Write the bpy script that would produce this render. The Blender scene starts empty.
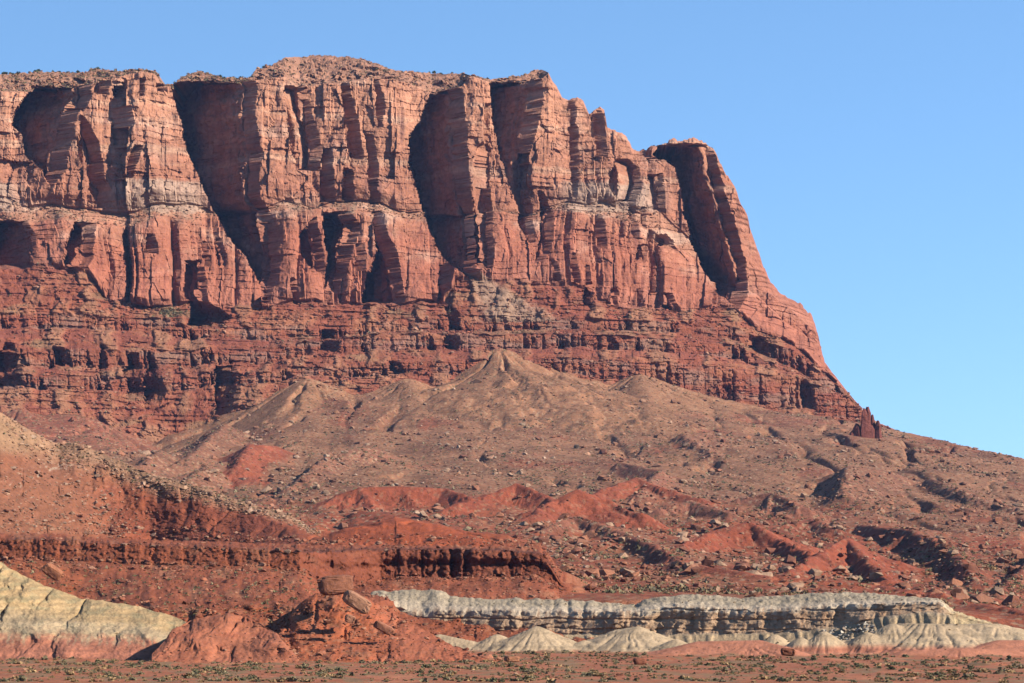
import bpy, bmesh, math, random
import numpy as np

# ------------------------------------------------------------------ camera, sky, sun, exposure
scene = bpy.context.scene
F, HC, HOR = 2309.0, 12.0, 600.0          # focal length in pixels, eye height, horizon row
cam_d = bpy.data.cameras.new("camera")
cam = bpy.data.objects.new("camera", cam_d)
scene.collection.objects.link(cam)
cam.location = (0, 0, HC)
cam.rotation_euler = (math.radians(90), 0, 0)
cam_d.sensor_width = 36.0
cam_d.lens = 36.0 * F / 1024.0
cam_d.shift_y = (HOR - 341.5) / 1024.0
cam_d.clip_start = 1.0
cam_d.clip_end = 60000.0
scene.camera = cam

SUN_AZ, SUN_EL = 66.0, 29.0               # azimuth: degrees to the right of "behind the camera"
world = bpy.data.worlds.new("World")
scene.world = world
world.use_nodes = True
wn, wl = world.node_tree.nodes, world.node_tree.links
wn.clear()
sky = wn.new("ShaderNodeTexSky")
sky.sky_type = 'NISHITA'
sky.sun_disc = False
sky.sun_elevation = math.radians(SUN_EL)
sky.sun_rotation = math.radians(180.0 + SUN_AZ)
sky.altitude = 1400
sky.air_density = 1.0
sky.dust_density = 0.0
sky.ozone_density = 3.0
bg = wn.new("ShaderNodeBackground")
bg.inputs['Strength'].default_value = 0.10
wo = wn.new("ShaderNodeOutputWorld")
gam = wn.new("ShaderNodeGamma")
gam.inputs['Gamma'].default_value = 0.62
tint = wn.new("ShaderNodeVectorMath"); tint.operation = 'MULTIPLY'
tint.inputs[1].default_value = (0.605, 0.885, 1.175)
wl.new(sky.outputs[0], gam.inputs['Color'])
wl.new(gam.outputs[0], tint.inputs[0])
wl.new(tint.outputs[0], bg.inputs['Color'])
wl.new(bg.outputs[0], wo.inputs['Surface'])

sun_d = bpy.data.lights.new("sun", 'SUN')
sun_d.energy = 5.0
sun_d.angle = math.radians(0.5)
sun_d.color = (1.0, 0.92, 0.81)
sun = bpy.data.objects.new("sun", sun_d)
scene.collection.objects.link(sun)
a_, e_ = math.radians(SUN_AZ), math.radians(SUN_EL)
from mathutils import Vector
sdir = Vector((math.sin(a_) * math.cos(e_), -math.cos(a_) * math.cos(e_), math.sin(e_)))
sun.rotation_euler = sdir.to_track_quat('Z', 'Y').to_euler()
sun.location = (800, -400, 900)

vs = scene.view_settings
vs.view_transform = 'Standard'
vs.look = 'None'
vs.exposure = 1.55
vs.gamma = 1.0
vs.use_curve_mapping = False
scene.cycles.max_bounces = 4
scene.cycles.diffuse_bounces = 3

# ------------------------------------------------------------------ noise
U = np.uint32
def hsh(ix, iy, seed):
    h = (ix.astype(np.int64) * 374761393 + iy.astype(np.int64) * 668265263 + seed * 1442695041) & 0xFFFFFFFF
    h = h.astype(U)
    h = (h ^ (h >> U(13))) * U(1274126177)
    h = (h ^ (h >> U(15))) * U(2246822519)
    return ((h ^ (h >> U(16))).astype(np.float32)) / np.float32(4294967296.0)

def gn(x, y, seed=0):
    """gradient noise, about -1..1"""
    x = np.asarray(x, np.float32); y = np.asarray(y, np.float32)
    x, y = np.broadcast_arrays(x, y)
    ix = np.floor(x); iy = np.floor(y)
    fx = x - ix; fy = y - iy
    ux = fx * fx * fx * (fx * (fx * 6 - 15) + 10)
    uy = fy * fy * fy * (fy * (fy * 6 - 15) + 10)
    def g(ox, oy):
        a = hsh(ix + ox, iy + oy, seed) * np.float32(6.2831853)
        return np.cos(a) * (fx - ox) + np.sin(a) * (fy - oy)
    a = g(0, 0); b = g(1, 0); c = g(0, 1); d = g(1, 1)
    return 1.5 * ((a + (b - a) * ux) + ((c + (d - c) * ux) - (a + (b - a) * ux)) * uy)

def fbm(x, y, oct=4, seed=0, gain=0.5):
    s = 0; a = 1.0; n = 0; f = 1.0
    for i in range(oct):
        s = s + a * gn(x * f + 17.3 * i, y * f - 9.1 * i, seed + i * 7)
        n += a; a *= gain; f *= 2.03
    return s / n

def ridged(x, y, oct=4, seed=0):
    s = 0; a = 1.0; n = 0; f = 1.0
    for i in range(oct):
        s = s + a * (1 - np.abs(gn(x * f + 3.3 * i, y * f + 5.7 * i, seed + 11 * i)) * 1.6)
        n += a; a *= 0.5; f *= 2.1
    return s / n

def worley(x, y, seed=0):
    """nearest jittered cell: (distance, dx, dy, r0, r1, r2, gap to second)"""
    x = np.asarray(x, np.float32); y = np.asarray(y, np.float32)
    x, y = np.broadcast_arrays(x, y)
    ix = np.floor(x); iy = np.floor(y)
    best = np.full(x.shape, 9.0, np.float32); sec = best.copy()
    bx = np.zeros_like(best); by = bx.copy(); cx = bx.copy(); cy = bx.copy()
    for ox in (-1, 0, 1):
        for oy in (-1, 0, 1):
            jx = ix + ox; jy = iy + oy
            dx = x - (jx + hsh(jx, jy, seed)); dy = y - (jy + hsh(jx, jy, seed + 1))
            d = dx * dx + dy * dy
            m = d < best
            sec = np.where(m, best, np.minimum(sec, d))
            best = np.where(m, d, best)
            bx = np.where(m, dx, bx); by = np.where(m, dy, by)
            cx = np.where(m, jx, cx); cy = np.where(m, jy, cy)
    return np.sqrt(best), bx, by, hsh(cx, cy, seed + 2), hsh(cx, cy, seed + 3), hsh(cx, cy, seed + 4), np.sqrt(sec) - np.sqrt(best)

def facets(x, y, seed=0, off=1.0, tilt=1.0):
    d, dx, dy, r0, r1, r2, gap = worley(x, y, seed)
    return off * (r0 - 0.5) + tilt * (dx * (r1 - 0.5) + dy * (r2 - 0.5)) * 2.0

def blocks(x, y, seed=0, off=1.0, tilt=1.0, curve=1.0):
    """continuous faceted surface: nearest to the viewer of many tilted, gently curved plates"""
    x = np.asarray(x, np.float32); y = np.asarray(y, np.float32)
    ix = np.floor(x); iy = np.floor(y)
    best = np.full(x.shape, 1e6, np.float32)
    for ox in (-1, 0, 1):
        for oy in (-1, 0, 1):
            jx = ix + ox; jy = iy + oy
            dx = x - (jx + hsh(jx, jy, seed)); dy = y - (jy + hsh(jx, jy, seed + 1))
            v = off * (hsh(jx, jy, seed + 2) - 0.5) + 2 * tilt * (dx * (hsh(jx, jy, seed + 3) - 0.5) + 0.7 * dy * (hsh(jx, jy, seed + 4) - 0.5)) + curve * (dx * dx + dy * dy)
            best = np.minimum(best, v)
    return best

def ss(a, b, x):
    t = np.clip((x - a) / (b - a), 0, 1)
    return t * t * (3 - 2 * t)

def pl(pts, x):
    p = np.array(pts, float)
    return np.interp(x, p[:, 0], p[:, 1])

def mix(c, d, m):
    m = np.clip(np.asarray(m, np.float32), 0, 1)[..., None]
    return c * (1 - m) + np.asarray(d, np.float32) * m

def at(px, py, y):
    return (px - 512.0) / F * y, y, HC + (HOR - py) / F * y

# ------------------------------------------------------------------ materials
def rock_material(name, s1, s2, bump, var=0.35, rough=0.95, fine=6.0):
    m = bpy.data.materials.new(name)
    m.use_nodes = True
    n, l = m.node_tree.nodes, m.node_tree.links
    b = n['Principled BSDF']
    b.inputs['Roughness'].default_value = rough
    b.inputs['Specular IOR Level'].default_value = 0.12
    at_ = n.new('ShaderNodeAttribute'); at_.attribute_name = 'Col'
    geo = n.new('ShaderNodeNewGeometry')
    n1 = n.new('ShaderNodeTexNoise'); n1.inputs['Scale'].default_value = s1; n1.inputs['Detail'].default_value = 6; n1.inputs['Roughness'].default_value = 0.65
    n2 = n.new('ShaderNodeTexNoise'); n2.inputs['Scale'].default_value = s2; n2.inputs['Detail'].default_value = 5; n2.inputs['Roughness'].default_value = 0.7
    l.new(geo.outputs['Position'], n1.inputs['Vector']); l.new(geo.outputs['Position'], n2.inputs['Vector'])
    add = n.new('ShaderNodeMath'); add.operation = 'ADD'
    l.new(n1.outputs[0], add.inputs[0]); l.new(n2.outputs[0], add.inputs[1])
    mr = n.new('ShaderNodeMapRange')
    mr.inputs['From Min'].default_value = 0.65; mr.inputs['From Max'].default_value = 1.35
    mr.inputs['To Min'].default_value = 1 - var; mr.inputs['To Max'].default_value = 1 + var
    l.new(add.outputs[0], mr.inputs['Value'])
    mul = n.new('ShaderNodeVectorMath'); mul.operation = 'SCALE'
    l.new(at_.outputs['Color'], mul.inputs[0]); l.new(mr.outputs[0], mul.inputs['Scale'])
    l.new(mul.outputs[0], b.inputs['Base Color'])
    if bump > 0:
        bp = n.new('ShaderNodeBump'); bp.inputs['Distance'].default_value = bump; bp.inputs['Strength'].default_value = 1.0
        l.new(n2.outputs[0], bp.inputs['Height']); l.new(bp.outputs[0], b.inputs['Normal'])
    return m

M_CLIFF = rock_material('cliff_rock', 0.05, 0.22, 2.2, 0.38)
M_TALUS = rock_material('talus_debris', 0.03, 0.35, 1.3, 0.45)
M_RED = rock_material('red_shale', 0.06, 0.6, 0.7, 0.40)
M_WHITE = rock_material('pale_clay', 0.12, 1.1, 0.5, 0.32)
M_SOIL = rock_material('red_soil', 0.15, 1.6, 0.15, 0.40)
M_BOULDER = rock_material('boulder_rock', 0.3, 1.2, 0.25, 0.35)

def plant_material(name, var):
    m = bpy.data.materials.new(name); m.use_nodes = True
    n, l = m.node_tree.nodes, m.node_tree.links
    b = n['Principled BSDF']; b.inputs['Roughness'].default_value = 0.8
    b.inputs['Specular IOR Level'].default_value = 0.1
    a = n.new('ShaderNodeAttribute'); a.attribute_name = 'Col'
    t = n.new('ShaderNodeTexNoise'); t.inputs['Scale'].default_value = 2.0
    g = n.new('ShaderNodeNewGeometry'); l.new(g.outputs['Position'], t.inputs['Vector'])
    mr = n.new('ShaderNodeMapRange'); mr.inputs['To Min'].default_value = 1 - var; mr.inputs['To Max'].default_value = 1 + var
    mr.inputs['From Min'].default_value = 0.3; mr.inputs['From Max'].default_value = 0.7
    l.new(t.outputs[0], mr.inputs['Value'])
    mul = n.new('ShaderNodeVectorMath'); mul.operation = 'SCALE'
    l.new(a.outputs['Color'], mul.inputs[0]); l.new(mr.outputs[0], mul.inputs['Scale'])
    l.new(mul.outputs[0], b.inputs['Base Color'])
    return m
M_PLANT = plant_material('scrub_leaves', 0.4)

# ------------------------------------------------------------------ mesh building
def raw_mesh(name, V, faces_flat, starts, col, mat, smooth):
    me = bpy.data.meshes.new(name)
    nv = len(V)
    me.vertices.add(nv)
    me.vertices.foreach_set('co', np.ascontiguousarray(V, np.float32).ravel())
    me.loops.add(len(faces_flat))
    me.loops.foreach_set('vertex_index', np.ascontiguousarray(faces_flat, np.int32))
    me.polygons.add(len(starts))
    me.polygons.foreach_set('loop_start', np.ascontiguousarray(starts, np.int32))
    me.polygons.foreach_set('use_smooth', np.full(len(starts), smooth, bool))
    ca = me.attributes.new('Col', 'FLOAT_COLOR', 'POINT')
    c4 = np.ones((nv, 4), np.float32); c4[:, :3] = col.reshape(-1, 3)
    ca.data.foreach_set('color', c4.ravel())
    me.materials.append(mat)
    me.update(calc_edges=True)
    return me

def link(name, me):
    o = bpy.data.objects.new(name, me)
    scene.collection.objects.link(o)
    return o

def sheet(name, X, Y, Z, col, mat, smooth=True, alb=None):
    R, C = X.shape
    V = np.stack([X, Y, Z], -1).reshape(-1, 3)
    idx = np.arange(R * C).reshape(R, C)
    q = np.stack([idx[:-1, :-1], idx[:-1, 1:], idx[1:, 1:], idx[1:, :-1]], -1).reshape(-1)
    me = raw_mesh(name, V, q, np.arange(0, len(q), 4), np.clip(col * (np.array((0.44, 0.435, 0.42), np.float32) if alb is None else alb), 0.004, 0.9), mat, smooth)
    o = link(name, me)
    o['kind'] = 'structure'
    return o

SURF = {}                                   # remembered surfaces, for scattering
def lines_grid(px, lines, step):
    """lines: bottom to top, each (py array, depth array). Returns py, depth, line coordinate on a grid."""
    PY, DP, T = [], [], []
    for k in range(len(lines) - 1):
        (a, da), (b, db) = lines[k][:2], lines[k + 1][:2]
        n = max(3, int(max(np.percentile(np.abs(a - b), 90), np.percentile(np.abs(da - db), 60) * 0.05) / step))
        last = k == len(lines) - 2
        for i in range(n + (1 if last else 0)):
            t = i / n
            PY.append(a + (b - a) * t); DP.append(da + (db - da) * t); T.append(np.full_like(px, k + t))
    return np.array(PY), np.array(DP), np.array(T)

# ------------------------------------------------------------------ the great cliff
PX = np.concatenate([np.arange(-430, -115, 3.0), np.arange(-115, 905, 0.95)])
rim_pts = [(-130,82),(-60,76),(0,75),(40,72),(85,73),(92,69),(120,71),(140,69),(157,72),(160,82),(166,86),(172,85),(185,76),(200,71),(213,75),(222,78),(250,78),
 (256,69),(270,66),(285,58),(300,57),(320,55.5),(350,57),(365,60),(380,65),(395,71),(440,74),(465,74),(475,76),(490,80),(505,78),(520,76),(530,73),(535,70),(542,70),(548,73),
 (552,80),(556,86),(562,98),(568,101),(573,99),(577,98),(583,101),(588,113),(591,119),(594,113),(600,107),(604,110),(607,127),(612,130),(622,134),(630,142),(633,150),
 (640,152),(655,146),(664,144),(672,139),(680,141),(690,138),(705,142),(713,148),(718,158),(724,172),(735,188),(741,205),(747,214),(750,228),(753,237),(760,256),(768,278),
 (778,292),(790,299),(800,304),(812,316),(817,332),(820,347),(823,362),(835,376),(850,395),(858,404),(866,414),(880,424),(905,434)]
edge_pts = [(-130,98),(0,94),(30,94),(60,92),(95,87),(112,83),(140,76),(158,78),(172,90),(200,86),(250,84),(285,80),(300,90),(345,86),(375,82),(405,84),(420,90),(432,97),(462,90),(470,79),(488,83),(495,90),(540,84),(548,77),(552,82),(905,500)]
bench_t = [(-130,205),(0,196),(60,208),(100,212),(200,206),(215,212),(270,208),(300,201),(330,204),(420,210),(440,216),(520,214),(560,206),(600,203),(660,215),(720,260),(760,290),(905,400)]
bench_b = [(-130,226),(0,224),(60,224),(110,227),(200,218),(215,216),(270,212),(300,211),(330,214),(420,218),(440,219),(520,217),(560,213),(600,212),(660,238),(720,280),(760,305),(905,410)]
lowb = [(-130,300),(0,262),(40,262),(90,272),(110,303),(200,304),(270,305),(330,302),(400,303),(448,303),(455,275),(490,277),(530,281),(570,282),(600,300),(640,309),(680,311),(720,304),(745,318),(760,332),(790,342),(823,372),(905,420)]
b1t = [(-130,316),(0,317),(160,319),(190,329),(330,329),(372,322),(600,322),(680,324),(740,330),(760,340),(790,352),(905,430)]
b1b = [(-130,328),(0,328),(160,330),(190,340),(330,340),(372,331),(600,331),(680,334),(740,342),(775,360),(905,436)]
b2t = [(-130,352),(0,352),(170,352),(300,347),(375,334),(520,334),(610,336),(680,342),(740,347),(775,365),(905,440)]
b2b = [(-130,368),(0,367),(170,369),(300,360),(375,349),(600,350),(680,354),(740,360),(800,376),(905,444)]
b3t = [(-130,376),(0,377),(150,378),(300,371),(400,364),(545,360),(620,362),(690,365),(740,372),(800,379),(850,398),(905,448)]
b3b = [(-130,388),(0,389),(150,392),(300,380),(400,373),(545,374),(620,380),(690,397),(740,403),(815,412),(850,418),(905,452)]
foot = [(-130,408),(0,406),(60,416),(120,436),(170,456),(215,442),(255,408),(400,400),(690,410),(815,428),(905,470)]

rng = np.random.default_rng(5)
rim = pl(rim_pts, PX)
rimn = rim + (np.abs(gn(PX / 5.0, PX * 0 + 3.3, 4)) * 2.2 - 0.9) * (PX < 830) + (facets(PX / 4.0, PX * 0 + .5, 12, 2.2, 0.6)) * (PX > 610) * (PX < 830)
tilt = 0.30 * (PX - 400) + 0.25 * np.maximum(PX - 640, 0)
def D(v): return v + tilt
# name, polyline, depth
spec = [('buried', [(x, y + 30) for x, y in foot], 2210), ('foot', foot, 2252), ('b3b', b3b, 2268), ('b3t', b3t, 2272), ('b2b', b2b, 2290), ('b2t', b2t, 2294),
        ('b1b', b1b, 2320), ('b1t', b1t, 2324), ('lowb', lowb, 2341), ('bench_b', bench_b, 2395), ('bench_t', bench_t, 2416), ('edge', edge_pts, 2452)]
patch = pl([(-130,.5),(0,.6),(45,.4),(60,0),(165,.1),(200,.7),(220,1),(270,1),(285,.1),(405,.1),(430,1),(545,1),(575,.55),(640,.4),(700,1)], PX)
patch = np.clip(patch + 0.5 * gn(PX / 24.0, PX * 0 + 1.5, 37), 0, 1)
lines = []
for k, (nm, pts, d) in enumerate(spec):
    py = pl(pts, PX)
    if nm == 'edge':
        py = np.where(PX > 548, rim + 3.0, py)
    if nm not in ('buried', 'foot', 'edge'):
        if nm[0] == 'b' and nm[1] in '123' or nm == 'lowb':
            py = py + 4.5 * fbm(PX / 55.0, PX * 0 + 7.7, 4, 39) + 1.5 * gn(PX / 11.0, PX * 0 + int('9' if nm == 'lowb' else nm[1]) * 2.2, 38)
        py = py + (1.8 if not nm.startswith('bench') else 11.0) * fbm(PX / 48.0, PX * 0 + k * 3.1, 3, 40 + (k if not nm.startswith('bench') else 9))
    n_above = len(spec) - k
    py = np.maximum(py, rimn + 0.35 * n_above)
    dd = D(d)
    if nm == 'lowb':
        py = py + 7.0 * fbm(PX / 34.0, PX * 0 + 2.2, 3, 36)
    if nm == 'bench_b':
        dd = dd + 19 * patch
    if nm == 'lowb':
        dd = dd + 14 * ss(60, 10, PX)
    lines.append([py, dd])
for k in range(1, len(lines)):
    lines[k][0] = np.minimum(lines[k][0], lines[k - 1][0] - 0.25)
rimn = np.minimum(rimn, lines[-1][0] - 0.3)
lines.append([rimn, lines[-1][1] + 1.0 + 2.4 * (lines[-1][0] - rimn)])
PYc, DPc, Tc = lines_grid(PX, lines, 0.85)
PXc = np.broadcast_to(PX, PYc.shape).copy()

# recesses: (slope, [(py, left, right), ...]) - each is a wall turned to the left, away from the sun
REC = [
 (1.35, [(87,33,95),(92,32,95),(99,27,95),(108,21,90),(122,15,82),(128,16,80),(138,25,78),(158,29,73),(173,45,72),(185,52,62),(194,56,58)]),
 (1.2, [(122,86,88),(132,84,95),(148,83,103),(160,84,104),(177,92,106),(193,94,115),(200,98,114),(210,100,108)]),
 (1.0, [(84,96,112),(97,98,112)]), (1.0, [(89,115,131),(99,117,128)]), (1.1, [(114,130,137),(131,127,138)]), (1.2, [(84,144,149),(101,145,150)]),
 (1.1, [(86,161,171),(96,162,168)]), (1.2, [(153,141,148),(168,134,143),(182,131,138)]), (1.2, [(128,114,121),(146,116,123)]),
 (1.4, [(82,172,255),(90,173,260),(104,177,258),(117,182,257),(140,187,262),(153,190,264),(183,202,260),(203,211,263),(214,217,271),(237,228,278),(258,247,282),(275,255,281),(290,263,274),(303,264,271)]),
 (0.8, [(90,286,307),(110,288,312),(135,290,320),(150,293,322),(172,299,322)]), (1.2, [(152,324,333),(180,322,336),(203,321,337)]), (1.2, [(172,346,354),(203,344,357)]),
 (1.2, [(88,343,350),(130,346,360),(160,352,364)]), (1.2, [(84,376,381),(110,378,386),(130,380,384)]), (1.2, [(138,366,374),(165,369,379),(205,371,380)]),
 (1.5, [(93,431,463),(100,429,464),(110,426,465),(123,421,466),(137,411,467),(165,409,469),(180,413,470),(197,420,472),(210,422,473),(237,432,475),(257,442,476),(270,456,476),(277,468,475)]),
 (1.3, [(143,484,488),(150,477,490),(165,474,490),(200,474,491),(240,476,493),(268,477,493)]),
 (1.4, [(82,490,541),(97,491,543),(117,492,541),(133,495,537),(150,499,531),(165,503,527),(190,512,523)]),
 (1.1, [(176,507,522),(200,513,530),(229,521,534),(243,529,535)]),
 (1.2, [(194,538,543),(205,540,549),(215,541,553),(237,541,554),(254,538,549),(262,537,541)]),
 (1.2, [(103,570,575),(118,570,576),(132,572,575)]), (1.1, [(110,594,600),(130,594,605),(160,597,607)]), (1.2, [(130,569,577),(170,571,578),(196,572,577)]),
 (1.0, [(162,620,630),(167,613,637),(178,608,640),(190,609,640),(199,613,637),(204,618,634)]),
 (1.2, [(146,640,668),(152,640,668),(160,646,670)]), (0.9, [(176,648,662),(200,650,665),(212,654,665)]),
 (2.0, [(146,658,712),(155,656,714),(170,675,717),(190,680,723),(210,682,729),(240,690,738),(267,701,745),(290,714,746),(300,726,744),(308,735,740)]),
 (1.1, [(236,656,668),(249,660,677)]), (1.1, [(206,628,634),(238,629,638)]), (1.1, [(210,640,645),(229,641,646)]), (1.1, [(246,637,647),(262,634,646)]),
 (1.1, [(218,597,602),(232,596,606),(250,597,606)]), (1.1, [(254,571,575),(282,572,581)]), (1.1, [(268,586,590),(284,585,590)]), (1.1, [(262,552,555),(280,553,561)]),
 (1.1, [(284,585,592),(308,582,596)]), (1.1, [(292,612,617),(306,610,619)]), (1.1, [(290,637,641),(308,638,645)]), (1.1, [(293,650,656),(309,648,660)]), (1.1, [(295,664,671),(312,662,682)]),
 # lower cliff
 (1.3, [(222,0,30),(236,-6,38),(250,-8,38),(268,-5,32)]), (1.0, [(225,78,98),(240,72,98),(259,66,95),(268,66,90)]),
 (1.1, [(243,204,208),(254,203,210),(267,205,211)]), (1.1, [(241,217,222),(254,217,228),(267,219,229)]), (1.1, [(262,188,204),(280,187,208),(304,187,209)]),
 (1.0, [(220,314,317),(238,300,321),(258,304,325),(272,312,327)]), (1.3, [(214,324,352),(227,324,362),(246,326,357),(264,329,350),(280,327,341),(292,325,336)]),
 (1.3, [(213,372,383),(231,375,387),(252,377,397),(262,376,399),(278,368,402),(298,362,405),(304,362,404)]), (1.2, [(282,294,298),(304,293,300)]), (0.8, [(247,358,366),(272,357,368)]),
 (1.1, [(238,150,158),(256,148,162)]), (1.1, [(268,440,450),(304,438,452)]),
 # ledge zone
 (1.0, [(307,452,456),(316,450,460),(330,446,461),(350,444,462)]), (1.0, [(300,190,205),(318,190,235),(328,186,222)]), (1.0, [(352,-3,18),(370,-6,23),(388,-4,22)]),
 (1.1, [(348,54,68),(367,54,71)]), (1.1, [(346,101,106),(365,97,108),(383,101,107)]), (1.0, [(352,127,140),(372,124,143),(397,130,145)]), (1.0, [(352,148,153),(372,145,160),(390,142,166),(404,148,162)]),
 (1.0, [(366,216,238),(385,214,241),(410,216,238),(428,220,230)]), (1.0, [(338,750,774),(350,749,776),(361,752,775)]), (1.1, [(380,800,814),(395,799,816),(411,802,815)]),
 (1.0, [(330,322,338),(352,318,340)]), (1.0, [(362,390,400),(375,388,404)]), (1.0, [(343,6,14),(352,2,20)]),
]
def recess(PXa, PYa):
    wx = PXa + 1.7 * fbm(PXa / 26.0, PYa / 11.0, 4, 71) + 1.2 * facets(PXa / 7.0, PYa / 9.0, 78, 1.6, 0.6)
    wy = PYa + 3.0 * fbm(PXa / 14.0, PYa / 22.0, 3, 72)
    out = np.zeros_like(PXa); slp = np.zeros_like(PXa)
    for k, rows in REC:
        p = np.array(rows, float)
        y0, y1 = p[0, 0], p[-1, 0]
        m = (wy > y0 - 1) & (wy < y1 + 1) & (wx > p[:, 1].min() - 2) & (wx < p[:, 2].max() + 2)
        if not m.any(): continue
        yy = wy[m]; xx = wx[m]
        l = np.interp(yy, p[:, 0], p[:, 1]); r = np.interp(yy, p[:, 0], p[:, 2])
        w = np.maximum(r - l, 0.5)
        t = (xx - l) / w
        tap = np.clip((yy - y0 + 1) / 3.0, 0, 1) * np.clip((y1 + 1 - yy) / 4.0, 0, 1)
        J = np.where((t >= 0) & (t <= 1), k * w * 1.4 * (1 - t), 0) * tap
        cur = out[m]; sl = slp[m]; b = J > cur
        cur[b] = J[b]; sl[b] = k * 1.4; out[m] = cur; slp[m] = sl
    return out, slp
REL, SLP = recess(PXc, PYc)
DP1 = DPc + REL - 24 * ss(9.0, 10.0, Tc) * ss(8, 25, REL)
Xc, Yc, Zc = at(PXc, PYc, DP1)
massive = ss(8.0, 8.35, Tc) * (1 - ss(10.9, 11.3, Tc))           # lower and upper cliff
upper = ss(9.9, 10.1, Tc) * np.maximum(1 - ss(10.95, 11.2, Tc), ss(546, 552, PXc))
rightend = ss(725, 755, PXc)
upper = np.maximum(upper * (1 - 0.5 * rightend), rightend * ss(7.95, 9.2, Tc) * 0.5)
lower = ss(7.9, 8.1, Tc) * (1 - ss(8.9, 9.1, Tc))
benchm = ss(8.9, 9.05, Tc) * (1 - ss(9.9, 10.05, Tc))
ledge = (1 - ss(7.9, 8.05, Tc))
cap = ss(10.95, 11.1, Tc) * ss(552, 546, PXc)
# displacement in metres towards (-) or away from (+) the camera; s, z world-like coordinates
s_ = PXc - 0.6 * REL; z_ = Zc
wx = s_ + 5 * fbm(s_ / 60, z_ / 60, 2, 5); wz = z_ + 5 * fbm(s_ / 60, z_ / 60, 2, 6)
dn = np.zeros_like(s_)
quiet = 1 - 0.75 * ss(4, 16, REL)
dn += (upper + 0.8 * lower + 0.35 * benchm) * (quiet * blocks(wx / 44, wz / 90, 21, 10.0, 21.0, 5.0) + (0.4 + 0.6 * quiet) * blocks(wx / 17, wz / 40, 22, 4.0, 7.5, 2.0) + 0.38 * facets(wx / 14, wz / 24, 29, 5.0, 6.0) + blocks(wx / 5.2, wz / 8.5, 23, 1.3, 2.3, 0.7) + 0.4 * facets(wx / 4.2, wz / 5, 28, 1.8, 2.0))
dn += (ledge * 0.30 + cap * 1.5) * (facets(wx / 16, wz / 9, 24, 2.6, 4.0) + facets(wx / 6, wz / 4, 25, 2.2, 2.2))
# strata: small bedding steps right through the massive cliff
bed = z_ / 7.0 + 1.2 * fbm(s_ / 90, z_ / 40, 3, 31)
bf = bed - np.floor(bed)
dn += 0.40 * 2.4 * (bf - 0.5) * (0.4 + ss(-0.2, 0.4, gn(s_ / 70, z_ / 18, 33)))
b5 = (z_ + 2.0 * fbm(s_ / 120, z_ / 60, 2, 34)) / 5.2; b5 = b5 - np.floor(b5)
dn += ledge * 2.2 * (np.minimum(b5 / 0.75, 1) - 0.5) * ss(-0.15, 0.45, fbm(s_ / 32, z_ / 9, 3, 35))
# vertical joints in the lower cliff and the ledge bands
def slits(x, row, cell, tau, seed, taper=1.0):
    u = x / cell + 0.35 * gn(x / (cell * 2.3), row, seed)
    c = np.floor(u); t = u - c
    r = hsh(c, np.floor(row), seed + 1); r2 = hsh(c, np.floor(row), seed + 2)
    tt = tau * (0.5 + r2) * taper
    return np.where(t < tt, (1 - t / tt) * tt, 0) * np.where(r > 0.35, r, 0) * cell
bandw = np.zeros_like(s_)
for lo in (2, 4, 6):
    bandw = np.maximum(bandw, ss(lo - 0.06, lo + 0.04, Tc) * (1 - ss(lo + 0.98, lo + 1.12, Tc)))
bandrow = np.floor(Tc / 2.0) * 5.0 + 0.01
tap_ = np.clip(1.15 - 0.85 * np.clip(Tc % 2.0, 0, 1) + 0.25 * gn(PXc / 6, z_ / 6, 52), 0.4, 1.2)
activ = (0.3 + 0.7 * ss(-0.2, 0.2, gn(PXc / 45, bandrow, 55) + 0.5 * gn(PXc / 15, bandrow, 56))) * ss(-0.25, 0.15, (Tc % 2.0) * 0.3 - 0.45 + 0.6 * hsh(np.floor(PXc / 4.3), bandrow, 54)  + 0.5)
dn += bandw * activ * (slits(PXc + 1.5 * gn(PXc / 5, z_ / 5, 50), bandrow, 9.5, 0.8, 51, tap_) * 1.8 + slits(PXc + 1.2 * gn(PXc / 4, z_ / 4, 53), bandrow + 1, 5.2, 0.65, 57, tap_) * 1.6)
dn += lower * (slits(wx, 0 * s_ + 3.2, 21.0, 0.5, 61) * 1.2 + slits(wx, 0 * s_ + 8.2, 9.0, 0.5, 64) * 0.9) * (PXc > 100)
dn += ledge * (1 - bandw) * (3.0 * fbm(s_ / 22, z_ / 14, 4, 66) + blocks(s_ / 8, z_ / 4.5, 67, 2.0, 2.0, 0.8) - 5.0 * ss(-0.05, 0.35, fbm(PXc / 26 + 0.2 * gn(PYc / 9, PXc / 30, 63), PYc / 60, 3, 62)))
dn += upper * slits(wx, 0 * s_ + np.floor(z_ / 55), 15.0, 0.4, 68) * 0.5
dn += fbm(s_ / 9, z_ / 9, 3, 69) * 1.2
# pinnacles and teeth of the right skyline stay: only little displacement near the very rim
nrm = np.sqrt(1 + SLP ** 2)
Xc = Xc + SLP / nrm * dn * 0.8 * np.clip((PYc - rimn) / 6.0, 0.12, 1)
Yc2 = Yc + dn / nrm * np.clip((PYc - rimn) / 6.0, 0.12, 1)
Zc2 = Zc.copy()
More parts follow.
